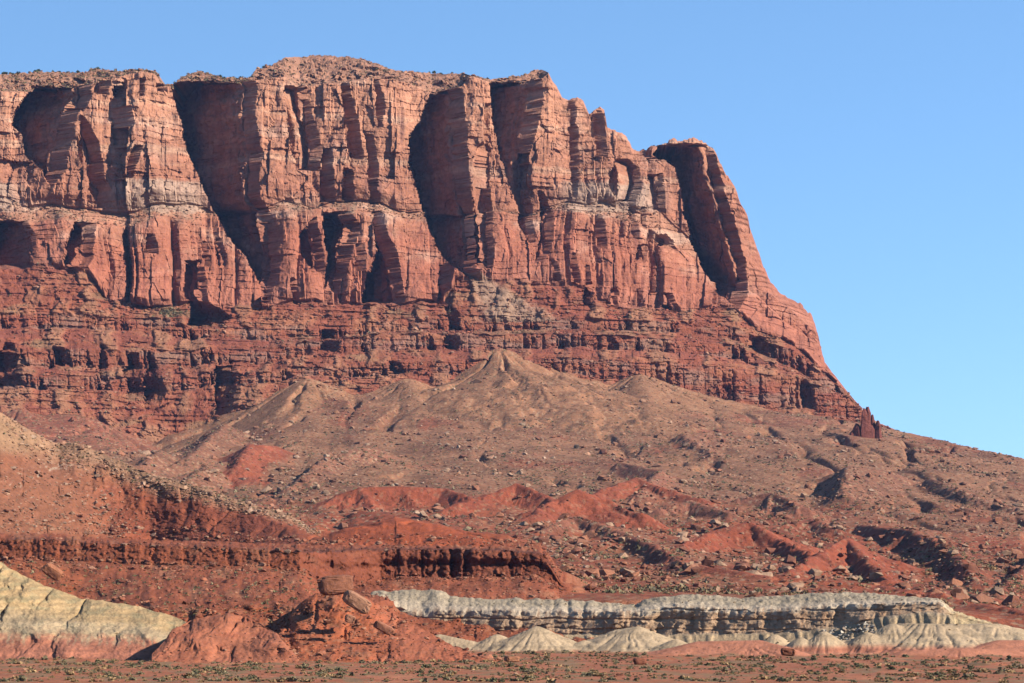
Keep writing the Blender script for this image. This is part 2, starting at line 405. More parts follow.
# colour
n1 = fbm(s_ / 45, z_ / 30, 4, 81); n2 = fbm(s_ / 7, z_ / 5, 4, 82); n3 = fbm(s_ / 5, z_ / 60, 3, 83)
strat = gn(z_ * 0 + 2.5, (z_ + 5 * n1) / 9.0, 84); strat2 = gn(z_ * 0 + 7.5, (z_ + 4 * n1) / 3.4, 85)
col = np.zeros(PXc.shape + (3,), np.float32)
col[:] = (0.43, 0.19, 0.105)
col = mix(col, (0.57, 0.325, 0.205), ss(0.0, 0.5, n1 + 0.3 * strat))
col = mix(col, (0.37, 0.115, 0.06), ss(9.6, 8.3, Tc + 0.7 * n1 + 0.3 * n2) * 0.9)
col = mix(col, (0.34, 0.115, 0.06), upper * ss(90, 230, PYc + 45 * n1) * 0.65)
pale = ss(0.5, 0.9, ss(175, 190, PYc) * (1 - ss(208, 222, PYc)) + 0.35 * n2) * (ss(40, 0, PXc) + ss(90, 130, PXc) * ss(225, 190, PXc) + ss(545, 580, PXc) * ss(680, 640, PXc))
col = mix(col, (0.46, 0.30, 0.20), pale * 0.8)
col = mix(col, (0.50, 0.27, 0.16), upper * ss(0.25, 0.6, strat + 0.4 * n2) * 0.6)
col = mix(col, (0.17, 0.065, 0.045), upper * ss(0.18, 0.55, n3 + 0.25 * n1) * 0.75)
col = mix(col, (0.22, 0.062, 0.04), lower * ss(0.12, 0.5, n3) * 0.6)
lc = np.zeros_like(col); lc[:] = (0.31, 0.085, 0.055)
lc = mix(lc, (0.38, 0.135, 0.085), ss(-0.05, 0.4, n1 + 0.3 * n2))
lc = mix(lc, (0.24, 0.065, 0.05), ss(0.1, 0.5, strat2) * 0.7)
lc = mix(lc, (0.33, 0.19, 0.165), bandw * ss(-0.1, 0.4, fbm(PXc / 45, PYc / 14, 3, 87)) * 0.55)
lc = mix(lc, (0.33, 0.19, 0.12), (1 - bandw) * ss(0.15, 0.5, fbm(PXc / 55, PYc / 16, 3, 88)) * 0.6)
lc = mix(lc, (0.37, 0.16, 0.105), (1 - 0.7 * bandw) * ss(-0.05, 0.35, fbm(PXc / 26 + 0.2 * gn(PYc / 9, PXc / 30, 63), PYc / 60, 3, 62)) * 0.85)
lc = lc * np.array((1.0, 1.04, 0.80), np.float32)
col = mix(col, lc, ledge)
debris = (0.31, 0.19, 0.115)
col = mix(col, debris, (1 - patch[None, :]) * benchm * ss(20, 5, REL) * ss(-0.1, 0.35, n2 + 0.6 * gn(PXc / 40, PXc * 0, 90)) * 0.75)
cp = mix(np.broadcast_to(np.array((0.42, 0.20, 0.115), np.float32), col.shape), (0.30, 0.14, 0.08), ss(-0.1, 0.4, n2))
cp = mix(cp, (0.10, 0.085, 0.05), ss(0.30, 0.42, fbm(s_ / 3.5, z_ / 1.6, 3, 89)) * 0.8)
col = mix(col, (0.39, 0.135, 0.075), ss(715, 780, PXc + 12 * n2) * ss(7.9, 8.1, Tc) * 0.8)
col = mix(col, cp, cap)
apron = ss(8.42, 8.0, Tc + 0.35 * gn(PXc / 16, PYc * 0, 94)) * (Tc > 7.9) * ss(-0.3, 0.2, gn(PXc / 38, PYc * 0 + 4, 95))
col = mix(col, (0.38, 0.145, 0.085), apron * 0.7)
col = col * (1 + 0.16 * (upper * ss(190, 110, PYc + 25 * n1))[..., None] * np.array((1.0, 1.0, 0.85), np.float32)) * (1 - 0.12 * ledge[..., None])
# debris fan below the great recess
fan = ss(0.2, 0.7, (1 - np.abs((PXc - (478 + (PYc - 278) * 1.0)) / (10 + (PYc - 272) * 1.1))) * (PYc > 274) * (PYc < 322) + 0.3 * n2)
col = mix(col, (0.34, 0.21, 0.13), fan * 0.8 * (PXc > 440) * (PXc < 600))
col *= (1 + 0.22 * n2 + 0.12 * strat2)[..., None]
# plateau behind the rim
ext = [(60, 0.0), (200, -1.0), (500, -6.0), (900, -40.0)]
Xe, Ye, Ze, Ce = [Xc], [Yc2], [Zc2], [col]
for d, dz in ext:
    drop = dz - ss(640, 760, PX) * d * 0.25
    x, y, z = Xc[-1] + 0 * d, Yc2[-1] + d, Zc2[-1] + drop
    Xe.append(x[None]); Ye.append(y[None]); Ze.append(z[None]); Ce.append(col[-1:])
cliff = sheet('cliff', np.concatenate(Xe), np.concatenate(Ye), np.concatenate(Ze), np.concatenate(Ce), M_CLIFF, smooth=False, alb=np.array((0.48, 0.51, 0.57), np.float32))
SURF['cliff'] = dict(X=Xc, Y=Yc2, Z=Zc2, col=col, T=Tc, px=PXc, py=PYc)
# base depth of the cliff face at an image row, for joining the talus to it
cliff_lines = lines
def cliff_depth(px, py):
    j = np.clip(np.searchsorted(PX, np.asarray(px, float)), 0, len(PX) - 1)
    p = np.array([l[0] for l in cliff_lines])[:, j]; d = np.array([l[1] for l in cliff_lines])[:, j]
    return np.array([np.interp(-b, -p[:, i], d[:, i]) for i, b in enumerate(np.atleast_1d(py))])

# ------------------------------------------------------------------ talus and badlands behind the pale bluff
PG = np.concatenate([np.arange(-620, -150, 5.0), np.arange(-150, 1185, 1.25), np.arange(1185, 1750, 5.0)])
YG = [596.0]
while YG[-1] < 2560: YG.append(YG[-1] + 1.2 + 1.15 * max(0, YG[-1] - 620) / 1800)
YG = np.array(YG)
bpx = [-150, 150, 350, 550, 700, 850, 950, 1024, 1180]
btab = [(596, [640] * 9),
        (622, [604,604,602,601,601,602,612,622,632]),
        (720, [592,592,592,592,594,597,604,612,622]),
        (820, [578,578,578,577,580,588,596,602,612]),
        (1000,[556,556,550,548,560,571,580,586,590]),
        (1200,[531,531,523,522,536,542,549,555,560]),
        (1400,[506,506,498,500,509,514,521,528,535]),
        (1600,[482,480,476,478,484,488,497,506,515]),
        (1800,[460,457,452,455,460,465,475,487,500]),
        (2000,[438,433,428,430,436,446,459,473,490]),
        (2150,[418,412,406,408,418,430,449,464,484]),
        (2230,[406,402,398,397,408,424,443.5,459.5,480]),
        (2320,[400,398,394,393,405,424,446,462,484]),
        (2560,[400,398,394,393,405,434,458,474,496])]
bdep = np.array([b[0] for b in btab], float)
bpy_ = np.array([np.interp(PG, bpx, b[1]) for b in btab])           # depth x px
def smooth_rows(a, n=9):
    k = np.ones(n) / n
    return np.apply_along_axis(lambda v: np.convolve(np.pad(v, n // 2, 'edge'), k, 'valid'), 1, a)
bpy_ = smooth_rows(bpy_, 61)
BPY = np.array([np.interp(YG, bdep, bpy_[:, j]) for j in range(len(PG))]).T
PXg = np.broadcast_to(PG, BPY.shape); YY = np.broadcast_to(YG[:, None], BPY.shape)
XX = (PXg - 512) / F * YY
ZB = HC + (HOR - BPY) / F * YY
amp = 0.6 + 0.0016 * np.maximum(YY - 620, 0)
ZB = ZB + amp * (2.6 * fbm(XX / 130, YY / 190, 3, 101) + 0.30 * fbm(XX / 16, YY / 24, 3, 102))
ZB += ss(900, 1300, YY) * (5.0 * fbm((XX + 0.5 * YY) / 75, YY / 150, 4, 105) + 7.0 * (ridged((XX + 30 * fbm(XX / 150, YY / 200, 2, 107)) / 120, YY / 500, 3, 106) - 0.6) * ss(480, 380, PXg) * ss(2150, 1900, YY))
ZB -= 46 * np.exp(-((PXg - (172 + 0.03 * (2250 - YY))) / 62) ** 2) * ss(1750, 2200, YY)
# gullies running down towards the camera
gul = ridged((XX + 25 * fbm(XX / 120, YY / 200, 2, 104)) / 95, YY / 420, 3, 103)
ZB -= amp * 3.2 * ss(0.72, 1.0, gul) * ss(700, 1100, YY)
def depth_at(px, py):
    j = int(np.clip(np.searchsorted(PG, px), 0, len(PG) - 1))
    return float(np.interp(-py, -bpy_[:, j], bdep))
MOUND = np.full(ZB.shape, -1e3, np.float32); MID = np.zeros(ZB.shape, np.int32)
GX, GY = XX.astype(np.float32), YY.astype(np.float32)
def ridge(pts, sL, sR, kind, rough=0.6, seed=0, world=False):
    """pts: (px, py of crest, depth or None, py of the ground there); slopes to the left and right of the line"""
    global MOUND, MID
    P = list(pts) if world else []
    for q in ([] if world else pts):
        px, py, dep = q[:3]
        if dep is None: dep = depth_at(px, q[3])
        P.append(at(px, py, dep))
    P = np.array(P)
    zmax = P[:, 2].max(); reach = 320.0 if kind in (1, 5, 6) else 110.0
    SK = 110.0 if kind in (1, 5, 6) else (34.0 if kind < 10 else 24.0)
    m = (GX > P[:, 0].min() - reach) & (GX < P[:, 0].max() + reach) & (GY > P[:, 1].min() - reach) & (GY < P[:, 1].max() + reach * 0.6)
    x, y = GX[m], GY[m]
    ns = 3.2 if kind in (1, 6) else (1.0 if kind < 10 else 0.22)
    wob = (fbm(x / 11 / ns, y / 14 / ns, 3, 200 + seed))
    gl = ridged(x / 9 / ns + 0.4 * wob, y / 26 / ns, 2, 230 + seed)
    best = np.full(x.shape, -1e3, np.float32)
    if len(P) == 1: P = np.vstack([P, P + (0.01, 0.01, 0)])
    for a, b in zip(P[:-1], P[1:]):
        d = b[:2] - a[:2]; L2 = max((d ** 2).sum(), 1e-6)
        t = np.clip(((x - a[0]) * d[0] + (y - a[1]) * d[1]) / L2, 0, 1)
        cx = a[0] + d[0] * t; cy = a[1] + d[1] * t
        dx, dy = x - cx, y - cy
        dist = np.sqrt(dx * dx + dy * dy) + 1e-4
        dist = np.sqrt(dist * dist + (110.0 if kind == 1 else (5.0 if kind < 10 else 1.2))) - (9.5 if kind == 1 else (2.1 if kind < 10 else 1.0))
        sl = sL + (sR - sL) * ss(-0.8, 0.8, dx / (np.sqrt(dx * dx + dy * dy) + 0.01))
        z = a[2] + (b[2] - a[2]) * t - sl * dist * (1 + 0.14 * wob) * (1 - 0.32 * np.clip(dist / SK, 0, 1))
        best = np.maximum(best, z)
    h = np.clip((zmax - best) / 12.0, 0, 1)
    best = best + (0.35 if kind in (1, 6) else rough) * h * (2.2 * wob + 1.4 * fbm(x / 30, y / 30, 2, 260 + seed) - 1.6 * ss(0.75, 1.05, gl))
    if kind in (1, 6):
        an = np.arctan2(x - P[0, 0], -(y - P[0, 1] - 8))
        rl = ridged(an * 2.3 + 0.25 * wob + seed, h * 0.3 + 3.0, 3, 290 + seed)
        best = best - 5.0 * np.minimum(h, 1) * ss(0.5, 1.0, rl)
    if kind >= 10 or kind in (2, 3, 4):
        an = np.arctan2(x - P[:, 0].mean(), -(y - P[:, 1].mean()))
        rl = ridged(an * (5.5 if kind >= 10 else 3.2) + 0.25 * wob + seed, h * 0.7 + 3.0, 2, 280 + seed)
        best = best - (0.60 if kind >= 10 else 1.5) * np.minimum(h * (6 if kind >= 10 else 2), 1) * ss(0.5, 1.0, rl) * (0.6 + 0.4 * wob)
    cur = MOUND[m]; w = best > cur
    cur[w] = best[w]; MOUND[m] = cur
    mi = MID[m]; mi[w] = kind; MID[m] = mi

def badland(pts, sL, sR, kind, rough, seed):
    """a mound whose crest throws side spurs down to the ground, with gullies left between them"""
    ridge(pts, sL * 1.15, sR * 1.25, kind, rough, seed)
    r = random.Random(seed * 7 + 1)
    for q in pts:
        dep = q[2] if q[2] is not None else depth_at(q[0], q[3])
        a = np.array(at(q[0], q[1], dep))
        zg = at(q[0], q[3], dep)[2] if len(q) > 3 else a[2] - 8
        H = max(a[2] - zg, 2.5)
        for base in (-72, -25, 20, 62):
            if r.random() < 0.3: continue
            an = math.radians(base + r.uniform(-16, 16)); g_ = r.uniform(0.42, 0.58)
            L = H * r.uniform(0.9, 1.25) / g_
            an2 = an + r.uniform(-.3, .3)
            m = a + (math.sin(an) * L * .5, -math.cos(an) * L * .5, -H * .52)
            e = m + (math.sin(an2) * L * .5, -math.cos(an2) * L * .5, -H * .48)
            ridge([a - (0, 0, 0.3), m, e], 0.95, 0.75, kind, rough * 0.6, seed + 300 + int(base), world=True)

def cdep(px, py, off=6): return float(cliff_depth([px], [py])[0]) - off
# tan talus cones (kind 1)
ridge([(500,348,cdep(500,348),0),(505,362,cdep(500,362,18),0),(520,420,2030)], 0.52, 0.45, 1, 1.3, 1)
ridge([(408,378,cdep(408,380),0),(425,425,2050)], 0.52, 0.49, 1, 1.3, 2)
ridge([(308,378,cdep(308,380),0),(285,420,2060),(270,440,1960)], 0.56, 0.52, 1, 1.3, 3)
ridge([(640,374,cdep(640,376),0),(650,420,2060)], 0.47, 0.44, 1, 1.3, 4)
ridge([(710,396,cdep(710,398),0),(730,430,2080)], 0.47, 0.44, 1, 1.3, 5)
ridge([(95,420,cdep(95,424),0),(120,452,2020)], 0.40, 0.44, 6, 1.3, 6)
ridge([(20,408,cdep(20,412),0),(50,436,2060)], 0.36, 0.36, 6, 1.3, 7)
ridge([(560,372,cdep(560,374),0),(600,410,2100)], 0.47, 0.44, 1, 1.3, 9)
ridge([(800,412,cdep(800,414),0),(830,440,2120)], 0.47, 0.44, 1, 1.3, 10)
# shaded spurs of the middle slope (5 brown, 6 red-brown)
badland([(225,424,None,432),(195,452,None,462),(170,466,None,472)], 0.6, 0.45, 5, 1.2, 8)
badland([(372,446,None,456),(330,454,None,468),(300,478,None,490)], 1.0, 0.40, 5, 1.2, 11)
badland([(275,446,None,456),(250,444,None,460),(236,466,None,480)], 0.7, 0.45, 2, 1.0, 12)
badland([(225,462,None,470),(205,466,None,482),(180,486,None,495)], 0.75, 0.45, 5, 1.2, 13)
badland([(160,450,None,464),(130,472,None,486)], 0.7, 0.45, 5, 1.2, 14)
badland([(885,470,None,480),(848,466,None,480),(842,492,None,502)], 0.80, 0.35, 5, 1.2, 15)
badland([(720,432,None,440),(682,434,None,446),(712,452,None,458)], 0.7, 0.35, 5, 1.2, 17)
badland([(620,462,None,470),(660,470,None,480),(640,492,None,500)], 0.7, 0.40, 6, 1.2, 18)
badland([(930,478,None,488),(980,498,None,508),(1030,512,None,520)], 0.7, 0.35, 5, 1.2, 19)
# red badland ridges (2 red, 3 orange, 4 dark red-brown)
badland([(455,503,None,510),(488,494,None,506),(516,483,None,504),(545,494,None,508),(560,504,None,512)], 1.1, 0.55, 2, 1.0, 21)
badland([(528,516,None,522),(552,500,None,514),(577,489,None,514),(606,500,None,516),(640,514,None,522)], 1.1, 0.55, 2, 1.0, 22)
badland([(596,492,None,498),(636,477,None,494),(668,490,None,500),(700,498,None,506)], 0.75, 0.5, 2, 1.0, 23)
badland([(338,494,None,506),(360,487,None,505),(400,486,None,504),(446,488,None,504),(470,497,None,508)], 0.8, 0.8, 2, 1.0, 24)
badland([(680,545,None,554),(715,530,None,546),(748,521,None,546),(780,538,None,552),(822,560,None,568)], 1.1, 0.5, 2, 1.0, 26)
badland([(786,572,None,578),(818,552,None,570),(846,537,None,566),(864,556,None,574),(886,580,None,586)], 1.2, 0.55, 2, 1.0, 28)
badland([(860,524,None,534),(912,530,None,550),(952,549,None,568),(976,582,None,590)], 0.95, 0.5, 4, 1.0, 30)
badland([(1090,528,None,548),(1046,546,None,568),(1020,572,None,588),(990,598,None,602)], 0.9, 0.5, 4, 1.0, 31)
badland([(770,528,None,536),(808,518,None,534),(836,528,None,540)], 0.85, 0.45, 4, 1.0, 32)
badland([(590,546,None,552),(624,534,None,552),(656,546,None,560),(700,574,None,580)], 1.1, 0.45, 4, 1.0, 33)
badland([(540,530,None,536),(570,516,None,530),(604,524,None,536),(640,538,None,546)], 1.0, 0.5, 6, 1.0, 35)
badland([(660,508,None,514),(690,500,None,514),(730,512,None,522)], 0.7, 0.45, 6, 1.0, 36)
badland([(740,498,None,506),(772,492,None,508),(800,504,None,514)], 0.7, 0.4, 6, 1.0, 37)
badland([(700,566,None,578),(770,577,None,586),(880,585,None,592),(960,600,None,606),(1040,618,None,622)], 0.5, 0.5, 2, 1.0, 39)
badland([(380,528,None,540),(420,545,None,552)], 0.6, 0.5, 3, 0.7, 40)
hgt = MOUND - ZB
k_ = np.where(MID == 1, 3.5, 1.6).astype(np.float32)
ZG = ZB + np.log1p(np.exp(np.clip(hgt / k_, -30, 30))) * k_
on = ss(-1.0, 2.5, hgt)
# colours
XX_, YY_ = XX, YY
g1 = fbm(XX / 90, YY / 130, 4, 111); g2 = fbm(XX / 10, YY / 14, 4, 112); g3 = fbm(XX / 3.0, YY / 4.0, 3, 113)
far = ss(1230, 1600, YY + 160 * g1)
cg = np.zeros(ZG.shape + (3,), np.float32); cg[:] = (0.31, 0.085, 0.042)
cg = mix(cg, (0.33, 0.145, 0.08), ss(0.0, 0.35, g1 + 0.4 * g2) * 0.65)
ct = np.zeros_like(cg); ct[:] = (0.32, 0.150, 0.086)
ct = mix(ct, (0.25, 0.11, 0.065), ss(0.0, 0.4, g1 + 0.35 * g2) * 0.8)
ct = mix(ct, (0.28, 0.085, 0.048), ss(0.2, 0.45, fbm(XX / 60, YY / 150, 3, 115)) * 0.75)
cg = mix(cg, ct, far)
cg = mix(cg, (0.27, 0.085, 0.05), ss(2080, 2200, YY) * ss(0.0, 0.3, gn(XX / 70, YY / 90, 118)) * 0.6)
cg = mix(cg, (0.30, 0.095, 0.06), ss(1750, 2050, YY) * ss(300, 200, PXg + 40 * g1) * (0.55 + 0.4 * ss(-0.2, 0.2, g2)))
kinds = {1: (0.345, 0.165, 0.092), 2: (0.33, 0.085, 0.045), 3: (0.42, 0.115, 0.045), 4: (0.27, 0.085, 0.05), 5: (0.28, 0.122, 0.076), 6: (0.31, 0.12, 0.075)}
for k, c in kinds.items():
    mk = on * (MID == k) * (0.9 if k != 1 else ss(-0.5, 0.1, g1 + 0.3 + 0.3 * g2))
    cg = mix(cg, c, mk)
cg *= (1 + 0.28 * g2 + 0.22 * g3)[..., None]
d, _, _, r0, r1, _, _ = worley(XX / 3.4, YY / 5.5, 119)
cg = mix(cg, (0.42, 0.27, 0.17), (d < 0.3) * (r0 > 0.55) * 0.7 * (1 - 0.6 * on * ((MID == 2) | (MID == 3))))
cg = mix(cg, (0.075, 0.07, 0.04), (d < 0.26) * (r0 < 0.22) * 0.75 * (1 - 0.6 * on * ((MID == 2) | (MID == 3))))
sheet('talus_slope', XX, YY, ZG, cg, M_TALUS)
SURF['talus'] = dict(X=XX, Y=YY, Z=ZG, col=cg, px=PXg, py=HOR - (ZG - HC) / YY * F, mid=MID, on=on)

# ------------------------------------------------------------------ red ridge on the left with the dark ledge below it
PR = np.concatenate([np.arange(-430, -140, 3.0), np.arange(-140, 700, 0.9)])
def P_(pts): return pl(pts, PR)
dR = -0.10 * (PR - 300)
r_lines = [
 [P_([(-140,668),(330,664),(700,655)]), pl([(-140,500),(330,468),(420,545),(700,545)], PR)],
 [P_([(-140,612),(0,608),(100,612),(300,606),(345,606),(400,600),(560,604),(700,612)]), pl([(-140,565),(100,560),(150,520),(320,515),(350,540),(400,618),(700,618)], PR)],
 [P_([(-140,562),(60,560),(150,565),(250,566),(305,572),(320,584),(345,588),(400,578),(540,577),(560,590),(600,600),(700,612)]) , pl([(-140,690),(0,680),(300,645),(380,690),(700,690)], PR)],
 [P_([(-140,538),(60,540),(100,543),(250,549),(305,552),(320,552),(400,549),(500,550),(545,554),(562,584),(600,597),(700,610)]), pl([(-140,697),(0,687),(300,652),(380,697),(700,697)], PR)],
 [P_([(-140,530),(60,534),(100,538),(300,544),(330,545),(400,545),(500,546),(540,550),(562,580),(600,594),(700,608)]), pl([(-140,770),(0,775),(30,790),(70,820),(110,845),(150,852),(240,818),(300,765),(335,738),(700,738)], PR)],
 [P_([(-140,390),(-60,402),(0,412),(30,430),(55,443),(75,443),(110,457),(150,474),(200,487),(250,503),(290,515),(310,528),(330,533),(360,526),(395,517),(440,524),(480,534),(530,546),(562,578),(600,592),(700,606)]), pl([(-430,850),(-140,850),(0,882),(60,915),(300,845),(700,805)], PR)],
 [P_([(-140,420),(0,440),(55,468),(110,480),(200,508),(310,540),(395,530),(480,545),(562,588),(700,620)]), pl([(-430,930),(-140,930),(0,950),(60,985),(300,930),(700,890)], PR)],
]
for k in range(1, 6):
    r_lines[k][0] = r_lines[k][0] + (2.2 if k == 3 else 0.0) * ss(420, 260, PR) * fbm(PR / 9, PR * 0 + 5.5, 3, 309) + (1.8 if k in (2, 3, 5) else 1.2) * fbm(PR / 22, PR * 0 + k * 2.7, 4, 300 + k)
    r_lines[k][0] = np.minimum(r_lines[k][0], r_lines[k - 1][0] - 0.4)
PYr, DPr, Tr = lines_grid(PR, r_lines, 0.85)
PXr = np.broadcast_to(PR, PYr.shape).copy()
Xr, Yr, Zr = at(PXr, PYr, DPr)
wall = ss(1.95, 2.05, Tr) * (1 - ss(2.98, 3.1, Tr)) * ss(575, 545, PXr) 
face = ss(3.9, 4.05, Tr) * (1 - ss(4.9, 5.02, Tr))
slope = 1 - ss(1.9, 2.0, Tr)
q = PXr + 3 * fbm(PXr / 12, PYr / 8, 3, 311)
rowr = 0 * q + 4.2
dr = wall * (0.35 + 0.65 * ss(270, 330, PXr + 30 * gn(PXr / 25, PXr * 0, 331))) * (0.35 + 0.9 * ss(-0.35, 0.35, gn(PXr / 26, PXr * 0 + 4, 332))) * (slits(q + 4 * gn(q / 30, q * 0, 330), rowr, 15.0, 0.6, 321) * 0.36 + slits(q, rowr + 3, 6.0, 0.5, 325) * 0.33 + facets(q / 9, PYr / 6, 327, 1.6, 1.2)) 
dr += wall * 3.4 * ss(300, 330, PXr) * ss(2.75, 2.45, Tr + 0.12 * fbm(PXr / 14, PYr * 0, 2, 333))      # undercut below the hard cap
dr += face * (4.0 * fbm(PXr / 60, PYr / 40, 5, 341) + 1.5 * blocks(PXr / 12, PYr / 9, 342, 1.5, 1.5, 0.6))
Zr = Zr + ss(2.95, 3.1, Tr) * (1 - ss(3.9, 4.3, Tr)) * 0.9 * fbm(PXr / 7, DPr / 9, 4, 337)
dr += slope * (6.0 * fbm(PXr / 50, PYr / 16, 5, 343) + 1.5 * blocks(PXr / 14, PYr / 7, 346, 1.5, 1.5, 0.6)) + 0.6 * facets(PXr / 4, PYr / 3, 344, 1.0, 0.6) * (1 - ss(4.95, 5.0, Tr))
Yr2 = Yr + dr
Zr2 = Zr + slope * 0.8 * fbm(PXr / 18, PYr / 9, 4, 345)
fz = np.sin(np.pi * np.clip(Tr - 4, 0, 1)) * face
Zr2 = Zr2 + fz * (2.4 * fbm(Xr / 26, Yr / 40, 4, 347) - 1.1 * ss(0.5, 1.0, ridged(Xr / 17 + 0.8 * fbm(Xr / 30, Yr / 40, 3, 348), Yr / 90, 3, 349)) + 2.2 * ss(320, 350, PXr))
m1 = fbm(PXr / 30, PYr / 14, 4, 351); m2 = fbm(PXr / 6, PYr / 4, 4, 352)
cr = np.zeros(PXr.shape + (3,), np.float32); cr[:] = (0.33, 0.095, 0.045)
cr = mix(cr, (0.37, 0.155, 0.085), ss(0.05, 0.4, m1 + 0.4 * m2) * 0.7)
cr = mix(cr, (0.20, 0.06, 0.036), wall * (0.25 + 0.5 * ss(290, 330, PXr)))  # ledge wall: shade of its right stretch mixed into the colour, lit left kept paler
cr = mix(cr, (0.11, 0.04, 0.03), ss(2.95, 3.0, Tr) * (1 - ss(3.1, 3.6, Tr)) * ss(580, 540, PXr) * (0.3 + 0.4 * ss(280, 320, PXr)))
cr = mix(cr, (0.26, 0.072, 0.04), face * ss(330, 290, PXr) * (0.55 + 0.45 * ss(-0.2, 0.2, m1)))
cr = mix(cr, (0.36, 0.085, 0.034), face * ss(310, 350, PXr) * ss(520, 470, PXr))
leftgrey = face * ss(150, 60, PXr + 25 * m1) * ss(455, 470, PYr)
cr = mix(cr, (0.31, 0.145, 0.085), leftgrey * 0.6)
cr = mix(cr, (0.42, 0.32, 0.25), leftgrey * ss(0.42, 0.6, m2 + 0.45 * np.exp(-((PXr - 58) / 22) ** 2 - ((PYr - 466) / 12) ** 2)) * 0.8)
crest = ss(4.62, 4.95, Tr + 0.10 * m1 + 0.06 * m2)
cr = mix(cr, (0.37, 0.205, 0.125), crest * ss(325, 300, PXr))
cr = mix(cr, (0.37, 0.215, 0.125), face * ss(70, 20, PXr + 15 * m1) * ss(470, 440, PYr) * 0.9)
cr = mix(cr, (0.40, 0.115, 0.045), slope * ss(100, 60, PXr + 20 * m1) * 0.7)
cr *= (1 + 0.3 * m2)[..., None]
sheet('red_ridge', Xr, Yr2, Zr2, cr, M_RED)
SURF['ridge'] = dict(X=Xr, Y=Yr2, Z=Zr2, col=cr, T=Tr, px=PXr, py=PYr)

# ------------------------------------------------------------------ pale bluff
PW = np.concatenate([np.arange(345, 1075, 0.7), np.arange(1075, 1260, 2.0)])
def W_(pts): return pl(pts, PW)
dW = -0.122 * (PW - 650)
top_f = [(345,612),(365,600),(385,603),(400,608),(420,614),(450,611),(500,611),(540,613),(600,612),(640,611),(680,607),(720,609),(780,610),(850,605),(900,603),(938,602),(944,605),(950,612),(975,620),(1000,628),(1024,633),(1075,640)]
top_b = [(345,606),(365,594),(395,591),(415,590),(440,592),(455,597),(500,600),(540,600),(600,602),(636,605),(642,600),(660,597),(690,594),(720,596),(740,598),(790,595),(830,592),(870,593),(915,597),(938,598),(946,603),(955,611),(980,619),(1024,631),(1075,639)]
wall_b = [(345,636),(365,632),(400,634),(440,636),(500,636),(600,634),(640,636),(700,634),(780,633),(840,627),(880,617),(920,612),(944,613),(955,618),(1000,634),(1075,644)]
w_foot = [(345,656),(400,655),(500,654),(600,653),(700,654),(800,660),(900,660),(1000,656),(1075,652)]
w_lines = [[W_(w_foot) + 8, 545 + dW - 0], [W_(w_foot), 552 + dW], [W_(wall_b), 566 + dW + 0], [W_(top_f), 570 + dW], [W_(top_b), 592 + dW], [W_(top_b) + 6, 640 + dW], [W_(top_b) + 30, 680 + dW]]
for k in range(2, 5):
    w_lines[k][0] = w_lines[k][0] + (1.2 if k != 4 else 0.6) * fbm(PW / 14, PW * 0 + k, 4, 400 + k)
    w_lines[k][0] = np.minimum(w_lines[k][0], w_lines[k - 1][0] - 0.3)
PYw, DPw, Tw = lines_grid(PW, w_lines, 0.5)
PXw = np.broadcast_to(PW, PYw.shape).copy()
Zw_ = HC + (HOR - PYw) / F * DPw
bulge = np.abs(gn((PXw + 5 * fbm(PXw / 20, PYw / 20, 2, 409)) / 17, PYw * 0 + .3, 411))
bulge2 = np.abs(gn(PXw / 6.5, PYw / 30, 412))
wl_ = ss(1.9, 2.1, Tw) * (1 - ss(2.95, 3.3, Tw)); wtop = ss(2.9, 3.05, Tw) * (1 - ss(4.0, 4.2, Tw)); wfoot = (1 - ss(1.9, 2.05, Tw))
dw = wl_ * (1.3 * (0.4 + 1.2 * ss(-0.3, 0.4, gn(PXw / 60, PYw * 0, 422))) * blocks((PXw + 6 * fbm(PXw / 25, PYw / 25, 2, 410)) / 24, PYw / 26, 414, 1.6, 1.6, 1.2) + 0.5 * ss(0.35, 0.5, np.abs(((Zw_ + 0.5 * gn(PXw / 30, PYw * 0, 423)) / 2.4) % 1 - 0.5)) - 0.7 * bulge - 0.5 * bulge2 * ss(-.2, .3, gn(PXw / 40, PYw / 9, 419)) + 0.5 * facets(PXw / 9, PYw / 4, 413, 1.0, 0.8))
und = ss(2.95, 2.6, Tw) * ss(1.95, 2.3, Tw)
dw += und * 0.6 * ss(600, 680, PXw) - wfoot * 1.4 * ss(0.1, 0.6, np.abs(gn(PXw / 11, PYw / 40, 415))) * ss(0.9, 1.6, Tw)
Xw, Yw, Zw = at(PXw, PYw, DPw)
# the bluff's own crenellated shade line: blocks of its cap standing proud
blk = 1.2 * fbm((PXw + 0.8 * PYw) / 17, PYw / 40, 4, 421)
dw += wl_ * blk
Yw2 = Yw + dw
Zw2 = Zw + wtop * (0.9 * bulge * ss(650, 560, PXw) + 0.5 * fbm(PXw / 9, PYw / 3, 3, 416)) - 0.0
v1 = fbm(PXw / 25, PYw / 8, 4, 431); v2 = fbm(PXw / 5, PYw / 2.5, 4, 432); v3 = gn(PXw * 0 + 3.1, (Zw + 0.3 * v1) / 0.9, 433)
cw = np.zeros(PXw.shape + (3,), np.float32); cw[:] = (0.50, 0.45, 0.37)
cw = mix(cw, (0.48, 0.32, 0.21), wl_ * (0.7 + 0.3 * v3))
cw = mix(cw, (0.60, 0.54, 0.45), ss(2.75, 2.9, Tw + 0.2 * v1) * (1 - ss(3.15, 3.4, Tw)) * 0.9)
cw = mix(cw, (0.43, 0.385, 0.30), wtop * ss(3.3, 3.6, Tw + 0.2 * v1) * 0.8)
cw = mix(cw, (0.47, 0.375, 0.25), wfoot * 0.9)
cw = mix(cw, (0.50, 0.42, 0.27), ss(940, 960, PXw))
pink = wfoot * ss(0.9, 1.35, 2.2 - Tw + 0.3 * v1) * ss(690, 760, PXw)
cw = mix(cw, (0.44, 0.18, 0.11), ss(0.55, 0.75, pink))
